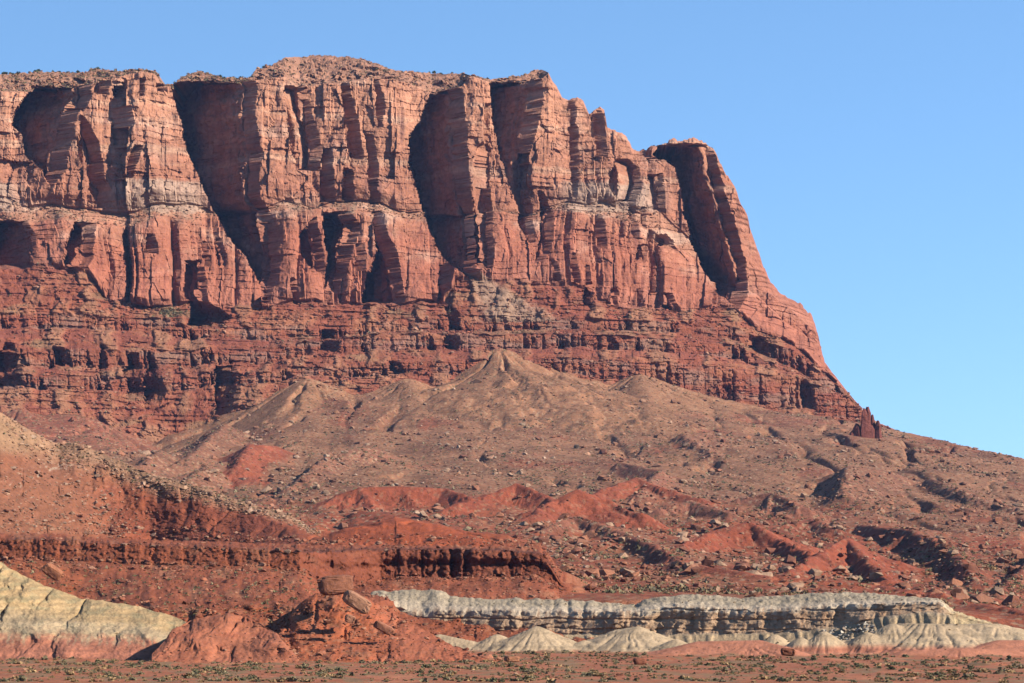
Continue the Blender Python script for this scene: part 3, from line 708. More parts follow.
cw = mix(cw, (0.33, 0.20, 0.125), wl_ * ss(0.1, 0.5, gn(PXw / 3.2 + 0.6 * v2, PYw / 45, 434) + 0.3 * v1) * 0.6)
cw *= (1 + 0.22 * v2 + 0.10 * v3)[..., None]
sheet('pale_bluff', Xw, Yw2, Zw2, cw, M_WHITE, alb=np.array((0.455, 0.40, 0.345), np.float32))
SURF['bluff'] = dict(X=Xw, Y=Yw2, Z=Zw2, col=cw, T=Tw, px=PXw, py=PYw)

# ------------------------------------------------------------------ foreground flat with its low mounds
PF = np.concatenate([np.arange(-620, -170, 5.0), np.arange(-170, 1200, 1.3), np.arange(1200, 1750, 5.0)])
YF = np.concatenate([np.linspace(60, 300, 60)[:-1], np.arange(300, 660, 0.65)])
PXf = np.broadcast_to(PF, (len(YF), len(PF))); YFf = np.broadcast_to(YF[:, None], PXf.shape)
XF = (PXf - 512) / F * YFf
ZF = 0.35 * fbm(XF / 30, YFf / 40, 4, 501) + 0.12 * fbm(XF / 4, YFf / 5, 3, 502)
ZF += 0.5 * ss(0.15, 0.5, fbm(XF / 18, YFf / 22, 3, 503)) * ss(380, 430, YFf)
GX, GY = XF.astype(np.float32), YFf.astype(np.float32)
MOUND = np.full(ZF.shape, -1e3, np.float32); MID = np.zeros(ZF.shape, np.int32)
def fr(pts, sL, sR, kind, seed):
    if kind == 12: ridge(pts, sL, sR, kind, 0.35, seed); return
    pts = [(a, b, c - (8 if a > 740 else 0)) for a, b, c in pts]
    ridge(pts, sL, sR, kind, 0.30, seed)
fr([(537,626,545)], 0.52, 0.50, 11, 51)
fr([(497,634,548)], 0.55, 0.5, 11, 52)
fr([(440,634,552),(470,640,548)], 0.5, 0.5, 11, 53)
fr([(618,629,542),(638,626,540)], 0.5, 0.46, 11, 54)
fr([(585,640,540)], 0.45, 0.45, 11, 55)
fr([(676,639,528)], 0.5, 0.5, 11, 56)
fr([(775,634,526)], 0.75, 0.75, 11, 57)
fr([(824,631,520)], 0.8, 0.75, 11, 58)
fr([(801,637,520)], 0.75, 0.75, 11, 59)
fr([(868,632,520)], 0.65, 0.6, 11, 60)
fr([(893,623,524)], 0.6, 0.55, 11, 61)
fr([(922,613,528),(944,606,532)], 0.55, 0.42, 11, 62)
fr([(946,608,532),(990,626,520),(1060,640,512)], 0.5, 0.40, 11, 63)
fr([(700,641,500),(760,640,498),(785,646,492)], 0.28, 0.4, 12, 64)
fr([(905,650,488),(960,648,486),(1010,649,490)], 0.35, 0.35, 12, 65)
fr([(1000,640,500),(1090,640,500)], 0.3, 0.3, 12, 66)
hg = MOUND - ZF
ZF2 = ZF + np.log1p(np.exp(np.clip(hg / 0.22, -30, 30))) * 0.22
onf = ss(-0.3, 0.6, hg)
f1 = fbm(XF / 12, YFf / 18, 4, 511); f2 = fbm(XF / 1.6, YFf / 2.2, 4, 512)
cf = np.zeros(XF.shape + (3,), np.float32); cf[:] = (0.33, 0.115, 0.058)
cf = mix(cf, (0.42, 0.17, 0.09), ss(0.0, 0.4, f1 + 0.3 * f2) * 0.7)
cf = mix(cf, (0.20, 0.14, 0.075), ss(0.02, 0.25, fbm(XF / 7, YFf / 14, 3, 515) + 0.3 * f2) * 0.75)
cf = mix(cf, (0.455, 0.33, 0.205), onf * (MID == 11))
pk = onf * (MID == 11) * ss(2.6, 1.2, ZF2 + 0.6 * f1) * ss(720, 780, PXf)
cf = mix(cf, (0.42, 0.16, 0.095), pk)
cf = mix(cf, (0.43, 0.17, 0.10), onf * (MID == 12))
cf *= (1 + 0.22 * f2)[..., None]
cf *= (1 - 0.18 * onf * (MID == 11) * ss(-0.1, 0.4, gn(ZF2 * 1.3 + 0.4 * f1, XF * 0, 517)))[..., None]
sheet('desert_flat', XF, YFf, ZF2, cf, M_SOIL, alb=0.52)
SURF['flat'] = dict(X=XF, Y=YFf, Z=ZF2, col=cf, px=PXf, py=HOR - (ZF2 - HC) / YFf * F, on=onf)

# ------------------------------------------------------------------ clay and debris hills of the left foreground
def hill(name, x0, x1, base, mid, top, dep, mat, colour, gully, seed, run=38.0, step=0.8, rocky=0.25):
    p = np.arange(x0, x1, step)
    b, m, t = pl(base, p), pl(mid, p), pl(top, p)
    t = t + 0.8 * fbm(p / 13, p * 0 + 1, 3, seed)
    m = np.minimum(m, b - 0.3); t = np.minimum(t, m - 0.3)
    hgt = np.clip((b - t) / 40.0, 0.06, 1.2)
    ln = [[b + 12, dep - 14 + 0 * p], [b, dep + 0 * p], [m, dep + run * 0.42 * hgt], [t, dep + run * hgt], [t + 4, dep + run * hgt + 18], [t + 60, dep + run * hgt + 60]]
    PYh, DPh, Th = lines_grid(p, ln, 0.6)
    PXh = np.broadcast_to(p, PYh.shape).copy()
    hh = np.broadcast_to(hgt, PYh.shape)
    lean = (PXh - x0) * 0.0
    wob = 14 * fbm(PXh / 30, PYh / 26, 4, seed + 1)
    gl = ridged((PXh + lean + wob + 0.55 * (PYh - 620)) / gully, PYh / 120, 3, seed + 2)
    fade = ss(0.9, 1.3, Th) * (1 - ss(2.9, 3.0, Th)) + 0.6 * ss(2.9, 3.0, Th)
    dd = fade * hh * (2.6 * ss(0.45, 1.05, gl) * ss(-0.4, 0.3, fbm(PXh / 40, PYh / 30, 2, seed + 6)) + 5.0 * fbm(PXh / 46, PYh / 30, 4, seed + 3, 0.38) + rocky * blocks(PXh / 10, PYh / 6, seed + 7, 1.4, 1.4, 0.6)) 
    Xh, Yh, Zh = at(PXh, PYh, DPh)
    Yh = Yh + dd
    Zh = Zh + 0.22 * fbm(PXh / 6, PYh / 4, 3, seed + 4) * (Th > 1) + 0.6 * ss(2.9, 3.1, Th) * fbm(PXh / 12, Yh / 8, 2, seed + 5)
    col_ = colour(PXh, PYh, Th, Zh)
    sheet(name, Xh, Yh, Zh, col_, mat, alb=np.array((0.42, 0.385, 0.37), np.float32))
    SURF[name] = dict(X=Xh, Y=Yh, Z=Zh, col=col_, T=Th, px=PXh, py=PYh)

def c_clay(PXh, PYh, Th, Zh):
    a = fbm(PXh / 16, PYh / 7, 4, 601); b = fbm(PXh / 4, PYh / 2.2, 3, 602); s = gn(Zh * 0 + .4, (Zh + 0.4 * a) / 0.7, 603)
    c = np.zeros(PXh.shape + (3,), np.float32); c[:] = (0.56, 0.41, 0.215)
    c = mix(c, (0.44, 0.37, 0.20), ss(0.0, 0.4, a + 0.3 * s) * 0.7)
    c = mix(c, (0.52, 0.45, 0.32), ss(1.5, 2.0, Th) * ss(2.5, 2.1, Th) * 0.5)
    c = mix(c, (0.48, 0.20, 0.125), ss(2.05, 1.6, Th + 0.25 * a + 0.10 * b))
    c = mix(c, (0.36, 0.31, 0.18), ss(2.3, 2.7, Th + 0.3 * a) * ss(-0.2, 0.3, a) * 0.6)
    c = mix(c, (0.40, 0.34, 0.22), ss(0.25, 0.5, gn(PXh / 3.2 + b, PYh / 30, 604)) * ss(1.4, 1.7, Th) * ss(2.3, 2.0, Th) * 0.7)
    return c * (1 + 0.2 * b + 0.22 * s)[..., None]
def c_red(PXh, PYh, Th, Zh):
    a = fbm(PXh / 16, PYh / 9, 4, 611); b = fbm(PXh / 4, PYh / 2.5, 3, 612); s = gn(Zh * 0 + .4, (Zh + 0.5 * a) / 0.8, 613)
    c = np.zeros(PXh.shape + (3,), np.float32); c[:] = (0.42, 0.16, 0.09)
    c = mix(c, (0.31, 0.10, 0.055), ss(0.0, 0.4, a + 0.4 * s) * 0.6)
    return c * (1 + 0.15 * b + 0.12 * s)[..., None]
def c_deb(PXh, PYh, Th, Zh):
    a = fbm(PXh / 20, PYh / 12, 4, 621); b = fbm(PXh / 4, PYh / 3, 4, 622); s = gn(Zh * 0 + .4, (Zh + 0.5 * a) / 0.8, 623)
    c = np.zeros(PXh.shape + (3,), np.float32); c[:] = (0.42, 0.13, 0.06)
    c = mix(c, (0.37, 0.17, 0.095), ss(0.0, 0.35, a + 0.5 * b) * 0.7)
    c = mix(c, (0.45, 0.155, 0.085), ss(360, 400, PXh + 15 * a) * (0.7 + 0.3 * s))
    c = mix(c, (0.24, 0.10, 0.065), ss(0.2, 0.5, fbm(PXh / 30, PYh / 10, 3, 625)) * ss(390, 330, PXh) * 0.7)
    return c * (1 + 0.22 * b)[..., None]
hill('clay_hill', -420, 196, [(-420,668),(-150,662),(100,660),(160,662),(196,664)], [(-420,655),(-150,624),(0,630),(60,630),(100,632),(150,634),(196,652)],
     [(-420,640),(-150,548),(-60,550),(0,561),(20,574),(45,585),(80,598),(110,602),(140,607),(170,615),(186,622),(196,640)], 462, M_WHITE, c_clay, 34.0, 630)
hill('red_mound', 152, 300, [(150,664),(300,664)], [(150,660),(170,645),(200,640),(285,648),(300,662)],
     [(150,656),(165,640),(172,630),(186,622),(205,617),(228,613),(240,615),(262,625),(278,634),(290,648),(300,660)], 440, M_SOIL, c_red, 26.0, 640, 22.0)
hill('debris_hill', 262, 500, [(262,664),(400,664),(500,662)], [(262,650),(300,640),(400,640),(450,652),(500,660)],
     [(262,645),(280,632),(292,612),(300,602),(315,594),(335,588),(352,590),(380,605),(400,618),(428,632),(450,644),(480,656),(500,660)], 448, M_SOIL, c_deb, 22.0, 650, 36.0, rocky=0.35)

# the plain under and around everything, out to the horizon
g = np.array([-30000, -6000, -1500, 0, 1500, 6000, 30000], float)
gx, gy = np.meshgrid(g, g)
cgp = np.zeros(gx.shape + (3,), np.float32); cgp[:] = (0.30, 0.13, 0.075)
sheet('ground', gx, gy + 0.0, gx * 0 - 2.5, cgp, M_SOIL)


# ------------------------------------------------------------------ what of the land the camera sees (for scattering)
zb = np.full((683, 1024), 1e9, np.float32)
for k, d_ in SURF.items():
    X, Y, Z = d_['X'], d_['Y'], d_['Z']
    d_['qx'] = 512 + X / Y * F; d_['qy'] = HOR - (Z - HC) / Y * F
    for ox, oy in ((0, 0), (0.5, 0.5)):
        ix = np.round(d_['qx'] - ox).astype(int).ravel(); iy = np.round(d_['qy'] - oy).astype(int).ravel()
        m = (ix >= 0) & (ix < 1024) & (iy >= 0) & (iy < 683)
        np.minimum.at(zb, (iy[m], ix[m]), Y.ravel()[m].astype(np.float32))
def seen(x, y, z, tol=0.012):
    qx = np.round(512 + x / y * F).astype(int); qy = np.round(HOR - (z - HC) / y * F).astype(int)
    m = (qx >= 2) & (qx < 1022) & (qy >= 2) & (qy < 681)
    out = np.zeros(x.shape, bool)
    out[m] = y[m] < zb[qy[m], qx[m]] * (1 + tol) + 1.0
    return out

# ------------------------------------------------------------------ boulders
def hull(seed, n=15, flat=0.7, long_=1.3):
    r = np.random.default_rng(seed)
    p = r.normal(size=(n, 3)); p /= np.linalg.norm(p, axis=1)[:, None]
    p *= r.uniform(0.75, 1.05, (n, 1)); p *= (long_, 1.0, flat); p *= 0.5
    bm = bmesh.new()
    for v in p: bm.verts.new(v)
    ret = bmesh.ops.convex_hull(bm, input=bm.verts)
    bmesh.ops.delete(bm, geom=[v for v in bm.verts if not v.link_faces], context='VERTS')
    bmesh.ops.triangulate(bm, faces=bm.faces)
    bm.verts.index_update()
    V = np.array([v.co[:] for v in bm.verts]); T = np.array([[v.index for v in f.verts] for f in bm.faces])
    bm.free()
    return V, T
HULLS = [hull(900 + i, 13 + i % 5, (0.55, 0.7, 0.85)[i % 3], (1.1, 1.35, 1.6)[(i // 2) % 3]) for i in range(10)]
def chunk_mesh(name, V, T, colour, mat, smooth=False):
    c = np.empty((len(V), 3), np.float32); c[:] = colour
    return raw_mesh(name, V, T.ravel(), np.arange(0, T.size, 3), c, mat, smooth)

rs = np.random.default_rng(77)
CAND = []            # x, y, z, size, r, g, b, surface id
def scatter(key, n, weight, smin, smax, alpha, colours, sid):
    d_ = SURF[key]
    w = (weight * np.ones(d_['X'].shape)).ravel()
    w = w / w.sum()
    i = rs.choice(w.size, n, p=w)
    x, y, z = (d_[a].ravel()[i] for a in 'XYZ')
    u = rs.random(n)
    size = (smin ** -alpha + u * (smax ** -alpha - smin ** -alpha)) ** (-1 / alpha)
    local = d_['col'].reshape(-1, 3)[i]
    c = np.array(colours)[rs.integers(0, len(colours), n)]
    c = (0.35 * local + 0.65 * c) * rs.uniform(0.7, 1.25, (n, 1)) * 0.40
    ok = seen(x, y, z + size * 0.3)
    CAND.append(np.column_stack([x, y, z, size, c, np.full(n, sid)])[ok])
tanr = [(0.46, 0.30, 0.20), (0.42, 0.22, 0.14), (0.34, 0.15, 0.09), (0.50, 0.36, 0.26), (0.25, 0.12, 0.08)]
redr = [(0.40, 0.17, 0.10), (0.33, 0.12, 0.07), (0.45, 0.25, 0.16), (0.24, 0.09, 0.06)]
T_ = SURF['talus']
fore = (1.0 / T_['Y']) ** 1.0
redm = T_['on'] * np.isin(T_['mid'], (2, 3))
scatter('talus', 40000, (0.25 + ss(-0.2, 0.4, fbm(T_['X'] / 60, T_['Y'] / 90, 3, 901))) * ss(640, 900, T_['Y']) * (1 - 0.85 * redm) * (1 - 0.3 * T_['on'] * (T_['mid'] == 1)), 0.9, 8.0, 2.0, tanr, 0)
R_ = SURF['ridge']
scatter('ridge', 5200, (R_['T'] < 2) * (R_['py'] < 660) * (0.3 + ss(-.1, .3, fbm(R_['px'] / 30, R_['py'] / 12, 3, 903))) * ss(420, 330, R_['px']), 0.35, 2.0, 2.1, redr, 1)
scatter('ridge', 1800, (R_['T'] < 2) * (R_['px'] > 380) * (R_['px'] < 640), 0.4, 1.8, 2.2, redr, 1)
scatter('ridge', 3800, ss(4.55, 4.9, R_['T']) * (R_['T'] < 5.05) * (R_['px'] < 320) + 0.7 * (R_['T'] > 4) * (R_['T'] < 4.6) * ss(170, 90, R_['px']), 0.6, 3.0, 2.2, [(0.46, 0.29, 0.19), (0.40, 0.20, 0.13), (0.50, 0.35, 0.25)], 2)
scatter('ridge', 1500, (R_['T'] > 2.9) * (R_['T'] < 4.25) * (R_['px'] < 560), 0.5, 2.6, 2.0, redr + [(0.42, 0.28, 0.19)], 1)
scatter('ridge', 900, (R_['T'] > 1.85) * (R_['T'] < 2.15) * (R_['px'] < 560), 0.5, 2.4, 1.8, redr, 1)
C_ = SURF['cliff']
scatter('cliff', 6000, (C_['T'] < 7.9) * (C_['T'] > 1) * (0.4 + ss(0, .3, fbm(C_['px'] / 40, C_['py'] / 16, 3, 905))), 1.6, 6.5, 2.3, [(0.40, 0.15, 0.09), (0.32, 0.10, 0.065), (0.44, 0.25, 0.17)], 3)
scatter('cliff', 1500, (C_['T'] > 9) * (C_['T'] < 10) * (C_['px'] < 660) * 1.0, 1.5, 5.0, 2.3, [(0.44, 0.26, 0.17), (0.36, 0.17, 0.11)], 3)
scatter('cliff', 1600, (C_['T'] > 11) * (C_['px'] < 540) * 1.0, 1.5, 5.5, 2.2, [(0.42, 0.27, 0.17), (0.36, 0.17, 0.10)], 3)
D_ = SURF['debris_hill']
scatter('debris_hill', 900, (D_['T'] > 1) * (D_['T'] < 3.1) * (0.25 + (D_['px'] < 400)), 0.3, 1.7, 1.9, redr, 4)
L_ = SURF['flat']
scatter('flat', 1500, ss(330, 360, L_['Y']) * (L_['Y'] < 545) * (1 - 0.8 * L_['on']), 0.22, 1.1, 2.2, redr, 5)
B_ = SURF['bluff']
scatter('bluff', 260, (B_['T'] < 1.95) * (B_['T'] > 1.0) * (np.abs(B_['px'] - 848) < 26), 0.5, 1.9, 1.6, [(0.62, 0.57, 0.50), (0.55, 0.48, 0.42), (0.50, 0.36, 0.28)], 6)
M_ = SURF['red_mound']
scatter('red_mound', 160, (M_['T'] > 1) * (M_['T'] < 3.1) * 1.0, 0.25, 0.9, 2.0, redr, 4)
A = np.concatenate(CAND)
proj = A[:, 3] / A[:, 1] * F
order = np.argsort(-proj)
A = A[order]; proj = proj[order]
NIND = 285
LAB = {0: ('boulder lying loose on the broad tan talus slope below the cliff', 'boulders strewn over the talus slope'),
       1: ('reddish boulder on the rubble slope below the dark ledge', 'boulders on the rubble slope below the ledge'),
       2: ('pale boulder on the rubble crest of the left red ridge', 'boulders along the crest of the red ridge'),
       3: ('boulder caught on the ledges and benches of the great cliff', 'boulders on the ledges of the cliff'),
       4: ('rust red boulder on the low orange hills of the left foreground', 'boulders on the orange foreground hills'),
       5: ('small red stone on the scrubby flat along the bottom of the photo', 'stones on the foreground flat'),
       6: ('white fallen block in the pile below the pale bluff', 'fallen blocks below the pale bluff')}
palette = np.array([(0.17, 0.105, 0.068), (0.135, 0.06, 0.036), (0.105, 0.042, 0.026), (0.165, 0.07, 0.04), (0.22, 0.19, 0.155)])
BM = {}
def boulder_mesh(h, c):
    if (h, c) not in BM:
        BM[(h, c)] = chunk_mesh('boulder', HULLS[h][0], HULLS[h][1], palette[c], M_BOULDER)
    return BM[(h, c)]
for i in range(NIND):
    x, y, z, size, r, g, b, sid = A[i]
    c = int(np.argmin(((palette - (r, g, b)) ** 2).sum(1)))
    h = int(rs.integers(0, len(HULLS)))
    o = link('boulder', boulder_mesh(h, c))
    o.location = (x, y, z + size * 0.16)
    o.rotation_euler = (rs.uniform(-.35, .35), rs.uniform(-.35, .35), rs.uniform(0, 6.28))
    o.scale = (size, size, size)
    o['label'], o['group'] = LAB[int(sid)]
    o['category'] = 'boulder' if int(sid) != 5 else 'stone'
# all smaller stones: one object
def merged(name, items, shapes, mat, smooth=False, sink=0.14):
    Vs, Ts, Cs = [], [], []; off = 0
    hs = rs.integers(0, len(shapes), len(items))
    for h in range(len(shapes)):
        it = items[hs == h]
        if len(it) == 0: continue
        V, T = shapes[h][:2]
        n = len(it)
        a = rs.uniform(0, 6.283, n); ca, sa = np.cos(a), np.sin(a)
        tx = rs.uniform(-0.3, 0.3, n)
        W = V[None] * it[:, 3][:, None, None]
        y2 = W[..., 1] * np.cos(tx)[:, None] - W[..., 2] * np.sin(tx)[:, None]
        z2 = W[..., 1] * np.sin(tx)[:, None] + W[..., 2] * np.cos(tx)[:, None]
        x2 = W[..., 0]
        X = x2 * ca[:, None] - y2 * sa[:, None] + it[:, 0][:, None]
        Y = x2 * sa[:, None] + y2 * ca[:, None] + it[:, 1][:, None]
        Z = z2 + it[:, 2][:, None] + sink * it[:, 3][:, None]
        Vs.append(np.stack([X, Y, Z], -1).reshape(-1, 3))
        Ts.append((T[None] + (np.arange(n) * len(V))[:, None, None] + off).reshape(-1, 3))
        cc = it[:, 4:7][:, None, :] * (shapes[h][2] if len(shapes[h]) > 2 else np.ones((len(V), 1)))[None]
        Cs.append(np.broadcast_to(cc, (n, len(V), 3)).reshape(-1, 3))
        off += n * len(V)
    V = np.concatenate(Vs); T = np.concatenate(Ts); C = np.concatenate(Cs)
    o = link(name, raw_mesh(name, V, T.ravel(), np.arange(0, T.size, 3), C.astype(np.float32), mat, smooth))
    o['kind'] = 'stuff'
    return o
merged('rubble', A[NIND:], HULLS, M_BOULDER)

# named single rocks
def single_rock(px, py, dep, w, h, dpt, colour, seed, label, rot=(0, 0, 0), n=34, cat='boulder'):
    bm = bmesh.new(); bmesh.ops.create_icosphere(bm, subdivisions=4, radius=1.0)
    bm.verts.index_update()
    V = np.array([v.co[:] for v in bm.verts]); T = np.array([[v.index for v in f.verts] for f in bm.faces]); bm.free()
    V = np.sign(V) * np.abs(V) ** 0.5                                   # blocky
    V = V / np.abs(V).max(0)
    a, e = np.arctan2(V[:, 1], V[:, 0]), V[:, 2]
    cut = -blocks(a * 1.1 + seed, e * 1.2, seed, 0.35, 0.5, 0.05) * 0.6
    bed = (e + 0.15 * gn(a * 1.5, e * 2 + seed, seed)) * 2.6; bed = np.abs(bed - np.floor(bed) - 0.5)
    rad = 1 + cut - 0.035 * ss(0.42, 0.5, bed) + 0.05 * fbm(a * 4, e * 6 + seed, 3, seed + 1)
    V = V * np.stack([rad, rad, 0.9 + 0.1 * rad], -1)
    V = V / (V.max(0) - V.min(0)) * (w, dpt, h)
    c = np.empty((len(V), 3), np.float32); c[:] = np.array(colour) * 0.42
    c *= (1 + 0.25 * fbm(a * 3 + seed, e * 5, 3, seed + 2) - 0.25 * ss(0.40, 0.5, bed))[:, None]
    o = link('boulder', raw_mesh('boulder', V, T.ravel(), np.arange(0, T.size, 3), c, M_BOULDER, False))
    o.location = at(px, py, dep); o.rotation_euler = rot
    o['label'] = label; o['category'] = cat
    return o
def px2m(p, dep): return p / F * dep
single_rock(337, 585, 476, px2m(38, 472), px2m(20, 472), 6.0, (0.30, 0.12, 0.07), 1001, 'largest rust brown boulder, flat-topped, perched on the crest of the orange debris hill', (0.0, -0.10, 0.2))
single_rock(357, 602, 466, px2m(31, 466), px2m(15, 466), 3.4, (0.46, 0.23, 0.14), 1002, 'pinkish tan slab tilted downhill just right of the largest perched boulder', (0.1, 0.55, 0.1))
single_rock(350, 619, 462, px2m(11, 462), px2m(8, 462), 1.6, (0.42, 0.20, 0.12), 1003, 'small tan boulder on the orange hillside below the tilted slab', (0.1, 0.3, 0.1))
single_rock(384, 628, 462, px2m(22, 462), px2m(9, 462), 2.2, (0.36, 0.15, 0.09), 1004, 'long reddish boulder sunk in the right flank of the orange debris hill', (0.1, 0.5, 0.1))
single_rock(788, 652, 470, px2m(15, 470), px2m(8, 470), 2.6, (0.25, 0.09, 0.05), 1005, 'lone rounded dark red boulder on the flat in front of the pale bluff', (0, 0.1, 0))
single_rock(512, 659, 440, px2m(16, 440), px2m(6, 440), 2.0, (0.45, 0.20, 0.11), 1006, 'flat orange rock on the scrubby flat below the pale clay mounds', (0, 0.05, 0.3))
single_rock(640, 661, 432, px2m(14, 432), px2m(7, 432), 2.0, (0.33, 0.12, 0.07), 1007, 'dark red blocky rock on the flat at the middle of the bottom edge', (0, -0.1, 0.3))
single_rock(558, 417, depth_at(558, 417) - 4, px2m(11, 2060), px2m(5, 2060), 7.0, (0.55, 0.36, 0.26), 1008, 'pale flat-topped boulder below the tall tan talus cone', (0, 0.1, 0.2))
single_rock(53, 572, 600, px2m(22, 600), px2m(12, 600), 4.0, (0.42, 0.17, 0.09), 1009, 'orange tilted slab on the red slope above the left clay hill', (0.2, 0.6, 0.2))

# the pinnacle that stands free at the right foot of the cliff
def pinnacle():
    dep = depth_at(868, 441)
    bm = bmesh.new(); r = random.Random(8)
    for (px, top, bot, w) in ((857, 424, 440, 9), (864, 409, 441, 8), (868, 407, 442, 8), (873, 415, 444, 8), (878, 421, 445, 8), (852, 431, 440, 7), (870, 425, 445, 13)):
        x0, y0, zt = at(px, top, dep); _, _, zbm = at(px, bot, dep)
        y0 += r.uniform(-4, 4); zbm -= 8
        rings = []
        nl = 8
        a0 = r.uniform(0, 6); radii = [r.uniform(.75, 1.15) for _ in range(7)]
        for k in range(nl):
            t = k / (nl - 1)
            rad = px2m(w, dep) * 0.5 * (1.25 - 0.55 * t ** 1.5) * r.uniform(0.8, 1.15) * (0.45 if k == nl - 1 else 1)
            z = zbm + (zt - zbm) * t
            rings.append([bm.verts.new((x0 + rad * radii[j] * math.cos(a0 + j * 6.283 / 7), y0 + rad * radii[j] * math.sin(a0 + j * 6.283 / 7), z + r.uniform(-.8, .8) * (0 < k))) for j in range(7)])
        for a, b in zip(rings[:-1], rings[1:]):
            for j in range(7): bm.faces.new((a[j], a[(j + 1) % 7], b[(j + 1) % 7], b[j]))
        bm.faces.new(rings[-1])
    me = bpy.data.meshes.new('rock_pinnacle'); bm.to_mesh(me); bm.free()
    ca = me.attributes.new('Col', 'FLOAT_COLOR', 'POINT')
    ca.data.foreach_set('color', np.tile(np.array((0.095, 0.030, 0.022, 1), np.float32), len(me.vertices)))
    me.materials.append(M_CLIFF)
    o = link('rock_pinnacle', me)
    o['label'] = 'small dark red rock pinnacle standing free at the right foot of the cliff'; o['category'] = 'pinnacle'
pinnacle()

# ------------------------------------------------------------------ scrub
def bush(seed, n=46, tall=0.75, colour=(1, 1, 1)):
    r = np.random.default_rng(seed)
    V, T, C = [], [], []
    for i in range(n):
        th = r.uniform(0, 6.283); ph = math.acos(r.uniform(0.0, 1)); rad = r.uniform(0.25, 0.5)
        lump = 1 + 0.25 * math.sin(3 * th + seed)
        c = np.array((math.cos(th) * math.sin(ph) * lump, math.sin(th) * math.sin(ph) * lump, math.cos(ph) * tall)) * rad
        a = r.normal(size=3) * 0.12; b = r.normal(size=3) * 0.12
        k = len(V)
        V += [c - a, c + b, c + a, c - b]; T += [[k, k + 1, k + 2], [k, k + 2, k + 3]]
        t = r.uniform(0.7, 1.35)
        C += [np.array(colour) * t] * 4
    V = np.array(V); V[:, 2] = np.maximum(V[:, 2], -0.05)
    return V, np.array(T), np.array(C)
SC = {'sage': (0.105, 0.084, 0.048), 'dark': (0.068, 0.062, 0.032), 'straw': (0.165, 0.105, 0.052)}
kindsS = ['sage', 'straw', 'dark', 'straw', 'sage']
BUSH = [bush(40 + i, 46, (0.7, 0.6, 0.85, 0.8, 0.55)[i % 5], SC[kindsS[i % 5]]) for i in range(10)]
L_ = SURF['flat']
CAND = []
lw = ss(318, 335, L_['Y']) * (L_['Y'] < 556) * (1 - 0.93 * L_['on']) * (0.12 + ss(-0.12, 0.3, fbm(L_['X'] / 9, L_['Y'] / 22, 3, 921)))
scatter('flat', 9500, lw, 0.3, 1.5, 1.4, [(1, 1, 1)], 0)
S = np.concatenate(CAND)
S = S[np.argsort(-(S[:, 3] / S[:, 1]))]
NB = 250
BMESH = [raw_mesh('shrub', V, T.ravel(), np.arange(0, T.size, 3), C.astype(np.float32), M_PLANT, False) for V, T, C in BUSH]
SLAB = {'sage': ('low grey-green sage shrub on the red flat along the bottom edge', 'sage shrubs on the foreground flat'),
        'dark': ('low dark green shrub on the red flat along the bottom edge', 'dark green shrubs on the foreground flat'),
        'straw': ('straw coloured dry grass tuft on the red flat along the bottom edge', 'dry grass tufts on the foreground flat')}
for i in range(NB):
    k = int(rs.integers(0, len(BUSH))); kd = kindsS[k % 5]
    o = link('grass_tuft' if kd == 'straw' else 'shrub', BMESH[k])
    x, y, z, size = S[i, :4]
    o.location = (x, y, z); o.rotation_euler = (0, 0, rs.uniform(0, 6.28)); o.scale = (size * rs.uniform(.9, 1.3), size, size * rs.uniform(.8, 1.1))
    o['label'], o['group'] = SLAB[kd]
    o['category'] = 'grass tuft' if kd == 'straw' else 'shrub'
rest = S[NB:].copy(); rest[:, 4:7] = 1.0
# scrub dotted over the slopes, the bluff's shelf, the cliff's benches and the rim
SMALL = [bush(80 + i, 14, 0.8, SC[kindsS[i]]) for i in range(5)]
CAND = []
scatter('talus', 17000, ss(640, 760, T_['Y']) * (0.2 + ss(0.0, 0.4, fbm(T_['X'] / 80, T_['Y'] / 110, 3, 931))) * (1 - 0.9 * redm), 1.1, 3.4, 1.7, [(1, 1, 1)], 0)
scatter('ridge', 1700, (R_['T'] < 1.95) * (R_['py'] < 655) * (R_['px'] < 330) + 1.2 * ss(4.6, 4.95, R_['T']) * (R_['T'] < 5) * (R_['px'] < 320), 0.6, 1.5, 1.8, [(1, 1, 1)], 0)
scatter('bluff', 160, (B_['T'] > 3.3) * (B_['T'] < 4) * 1.0, 0.3, 0.9, 1.8, [(1, 1, 1)], 0)
scatter('cliff', 900, (C_['T'] > 9) * (C_['T'] < 10) * (C_['px'] < 660) + 0.25 * (C_['T'] < 8) * (C_['T'] > 1), 1.5, 3.6, 1.8, [(1, 1, 1)], 0)
scatter('cliff', 1500, (C_['T'] > 11) * (C_['px'] < 545) * (0.3 + (C_['px'] < 250)), 1.5, 4.5, 1.8, [(1, 1, 1)], 0)
scatter('cliff', 160, np.exp(-((C_['px'] - 172) / 12) ** 2 - ((C_['py'] - 313) / 3.0) ** 2), 2.0, 4.0, 1.8, [(1, 1, 1)], 0)
S2 = np.concatenate(CAND); S2[:, 4:7] = 1.0
merged('foreground_scrub', rest, BUSH, M_PLANT, sink=0.0)
merged('slope_scrub', S2, SMALL, M_PLANT, sink=0.05)

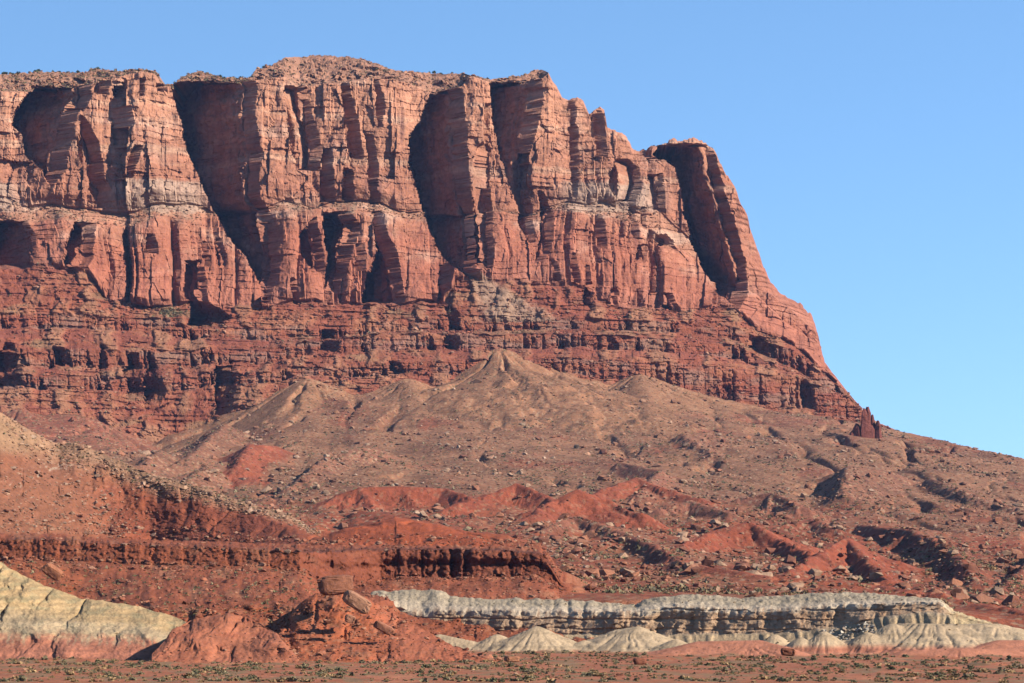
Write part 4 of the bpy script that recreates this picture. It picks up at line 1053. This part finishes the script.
# junipers along the rim of the mesa, against the sky
def juniper(seed):
    r = np.random.default_rng(seed)
    V, T, C = [], [], []
    for i in range(90):
        th = r.uniform(0, 6.283); u = r.uniform(-0.6, 1); rad = r.uniform(.3, .5) * (1 + .3 * math.sin(2 * th + seed))
        s1 = math.sqrt(1 - u * u)
        c = np.array((math.cos(th) * s1 * rad, math.sin(th) * s1 * rad, 0.55 + u * 0.42))
        a = r.normal(size=3) * .13; b = r.normal(size=3) * .13; k = len(V)
        V += [c - a, c + b, c + a, c - b]; T += [[k, k + 1, k + 2], [k, k + 2, k + 3]]
        C += [np.array((0.035, 0.042, 0.020)) * r.uniform(.6, 1.4)] * 4
    k = len(V)
    for j in range(5):
        an = j * 6.283 / 5
        V += [np.array((0.07 * math.cos(an), 0.07 * math.sin(an), -0.1)), np.array((0.03 * math.cos(an), 0.03 * math.sin(an), 0.5))]
        C += [np.array((0.06, 0.045, 0.03))] * 2
    for j in range(5):
        a, b = k + 2 * j, k + 2 * ((j + 1) % 5)
        T += [[a, b, b + 1], [a, b + 1, a + 1]]
    return raw_mesh('juniper_tree', np.array(V), np.array(T).ravel(), np.arange(0, len(T) * 3, 3), np.array(C, np.float32), M_PLANT, False)
JM = [juniper(i) for i in range(4)]
rim_i = len(C_['X']) - 1
spots = [2, 5, 9, 12, 17, 23, 29, 34, 38, 52, 60, 66, 72, 78, 97, 104, 208, 219, 224, 230, 236, 240, 245, 249, 258, 264, 386, 402, 407, 412, 418, 423, 429, 434, 441, 446, 452, 462, 476, 482, 487, 500, 507, 512, 519]
for p in spots:
    j = int(np.argmin(np.abs(PX - p)))
    o = link('juniper_tree', JM[int(rs.integers(0, 4))])
    h = rs.uniform(1.6, 3.8)
    o.location = (C_['X'][rim_i, j], C_['Y'][rim_i, j] + rs.uniform(0, 6), C_['Z'][rim_i, j] - rs.uniform(0.3, 1.6)); o.scale = (h * rs.uniform(.9, 1.5), h, h); o.rotation_euler = (0, 0, rs.uniform(0, 6))
    o['label'] = 'tiny dark juniper on the mesa rim against the sky'; o['category'] = 'tree'; o['group'] = 'junipers along the mesa rim'

# ------------------------------------------------------------------ air
bm = bmesh.new(); bmesh.ops.create_cube(bm, size=1.0)
me = bpy.data.meshes.new('haze'); bm.to_mesh(me); bm.free()
hz = link('haze', me)
hz.scale = (64000, 64000, 900); hz.location = (0, 0, 450 - 4.0)
hm = bpy.data.materials.new('haze_air'); hm.use_nodes = True
n, l = hm.node_tree.nodes, hm.node_tree.links
n.clear()
out = n.new('ShaderNodeOutputMaterial'); pv = n.new('ShaderNodeVolumePrincipled')
pv.inputs['Color'].default_value = (0.27, 0.50, 1.0, 1)
pv.inputs['Density'].default_value = 1.4e-5
pv.inputs['Anisotropy'].default_value = 0.0
l.new(pv.outputs[0], out.inputs['Volume'])
me.materials.append(hm)
hz['kind'] = 'stuff'
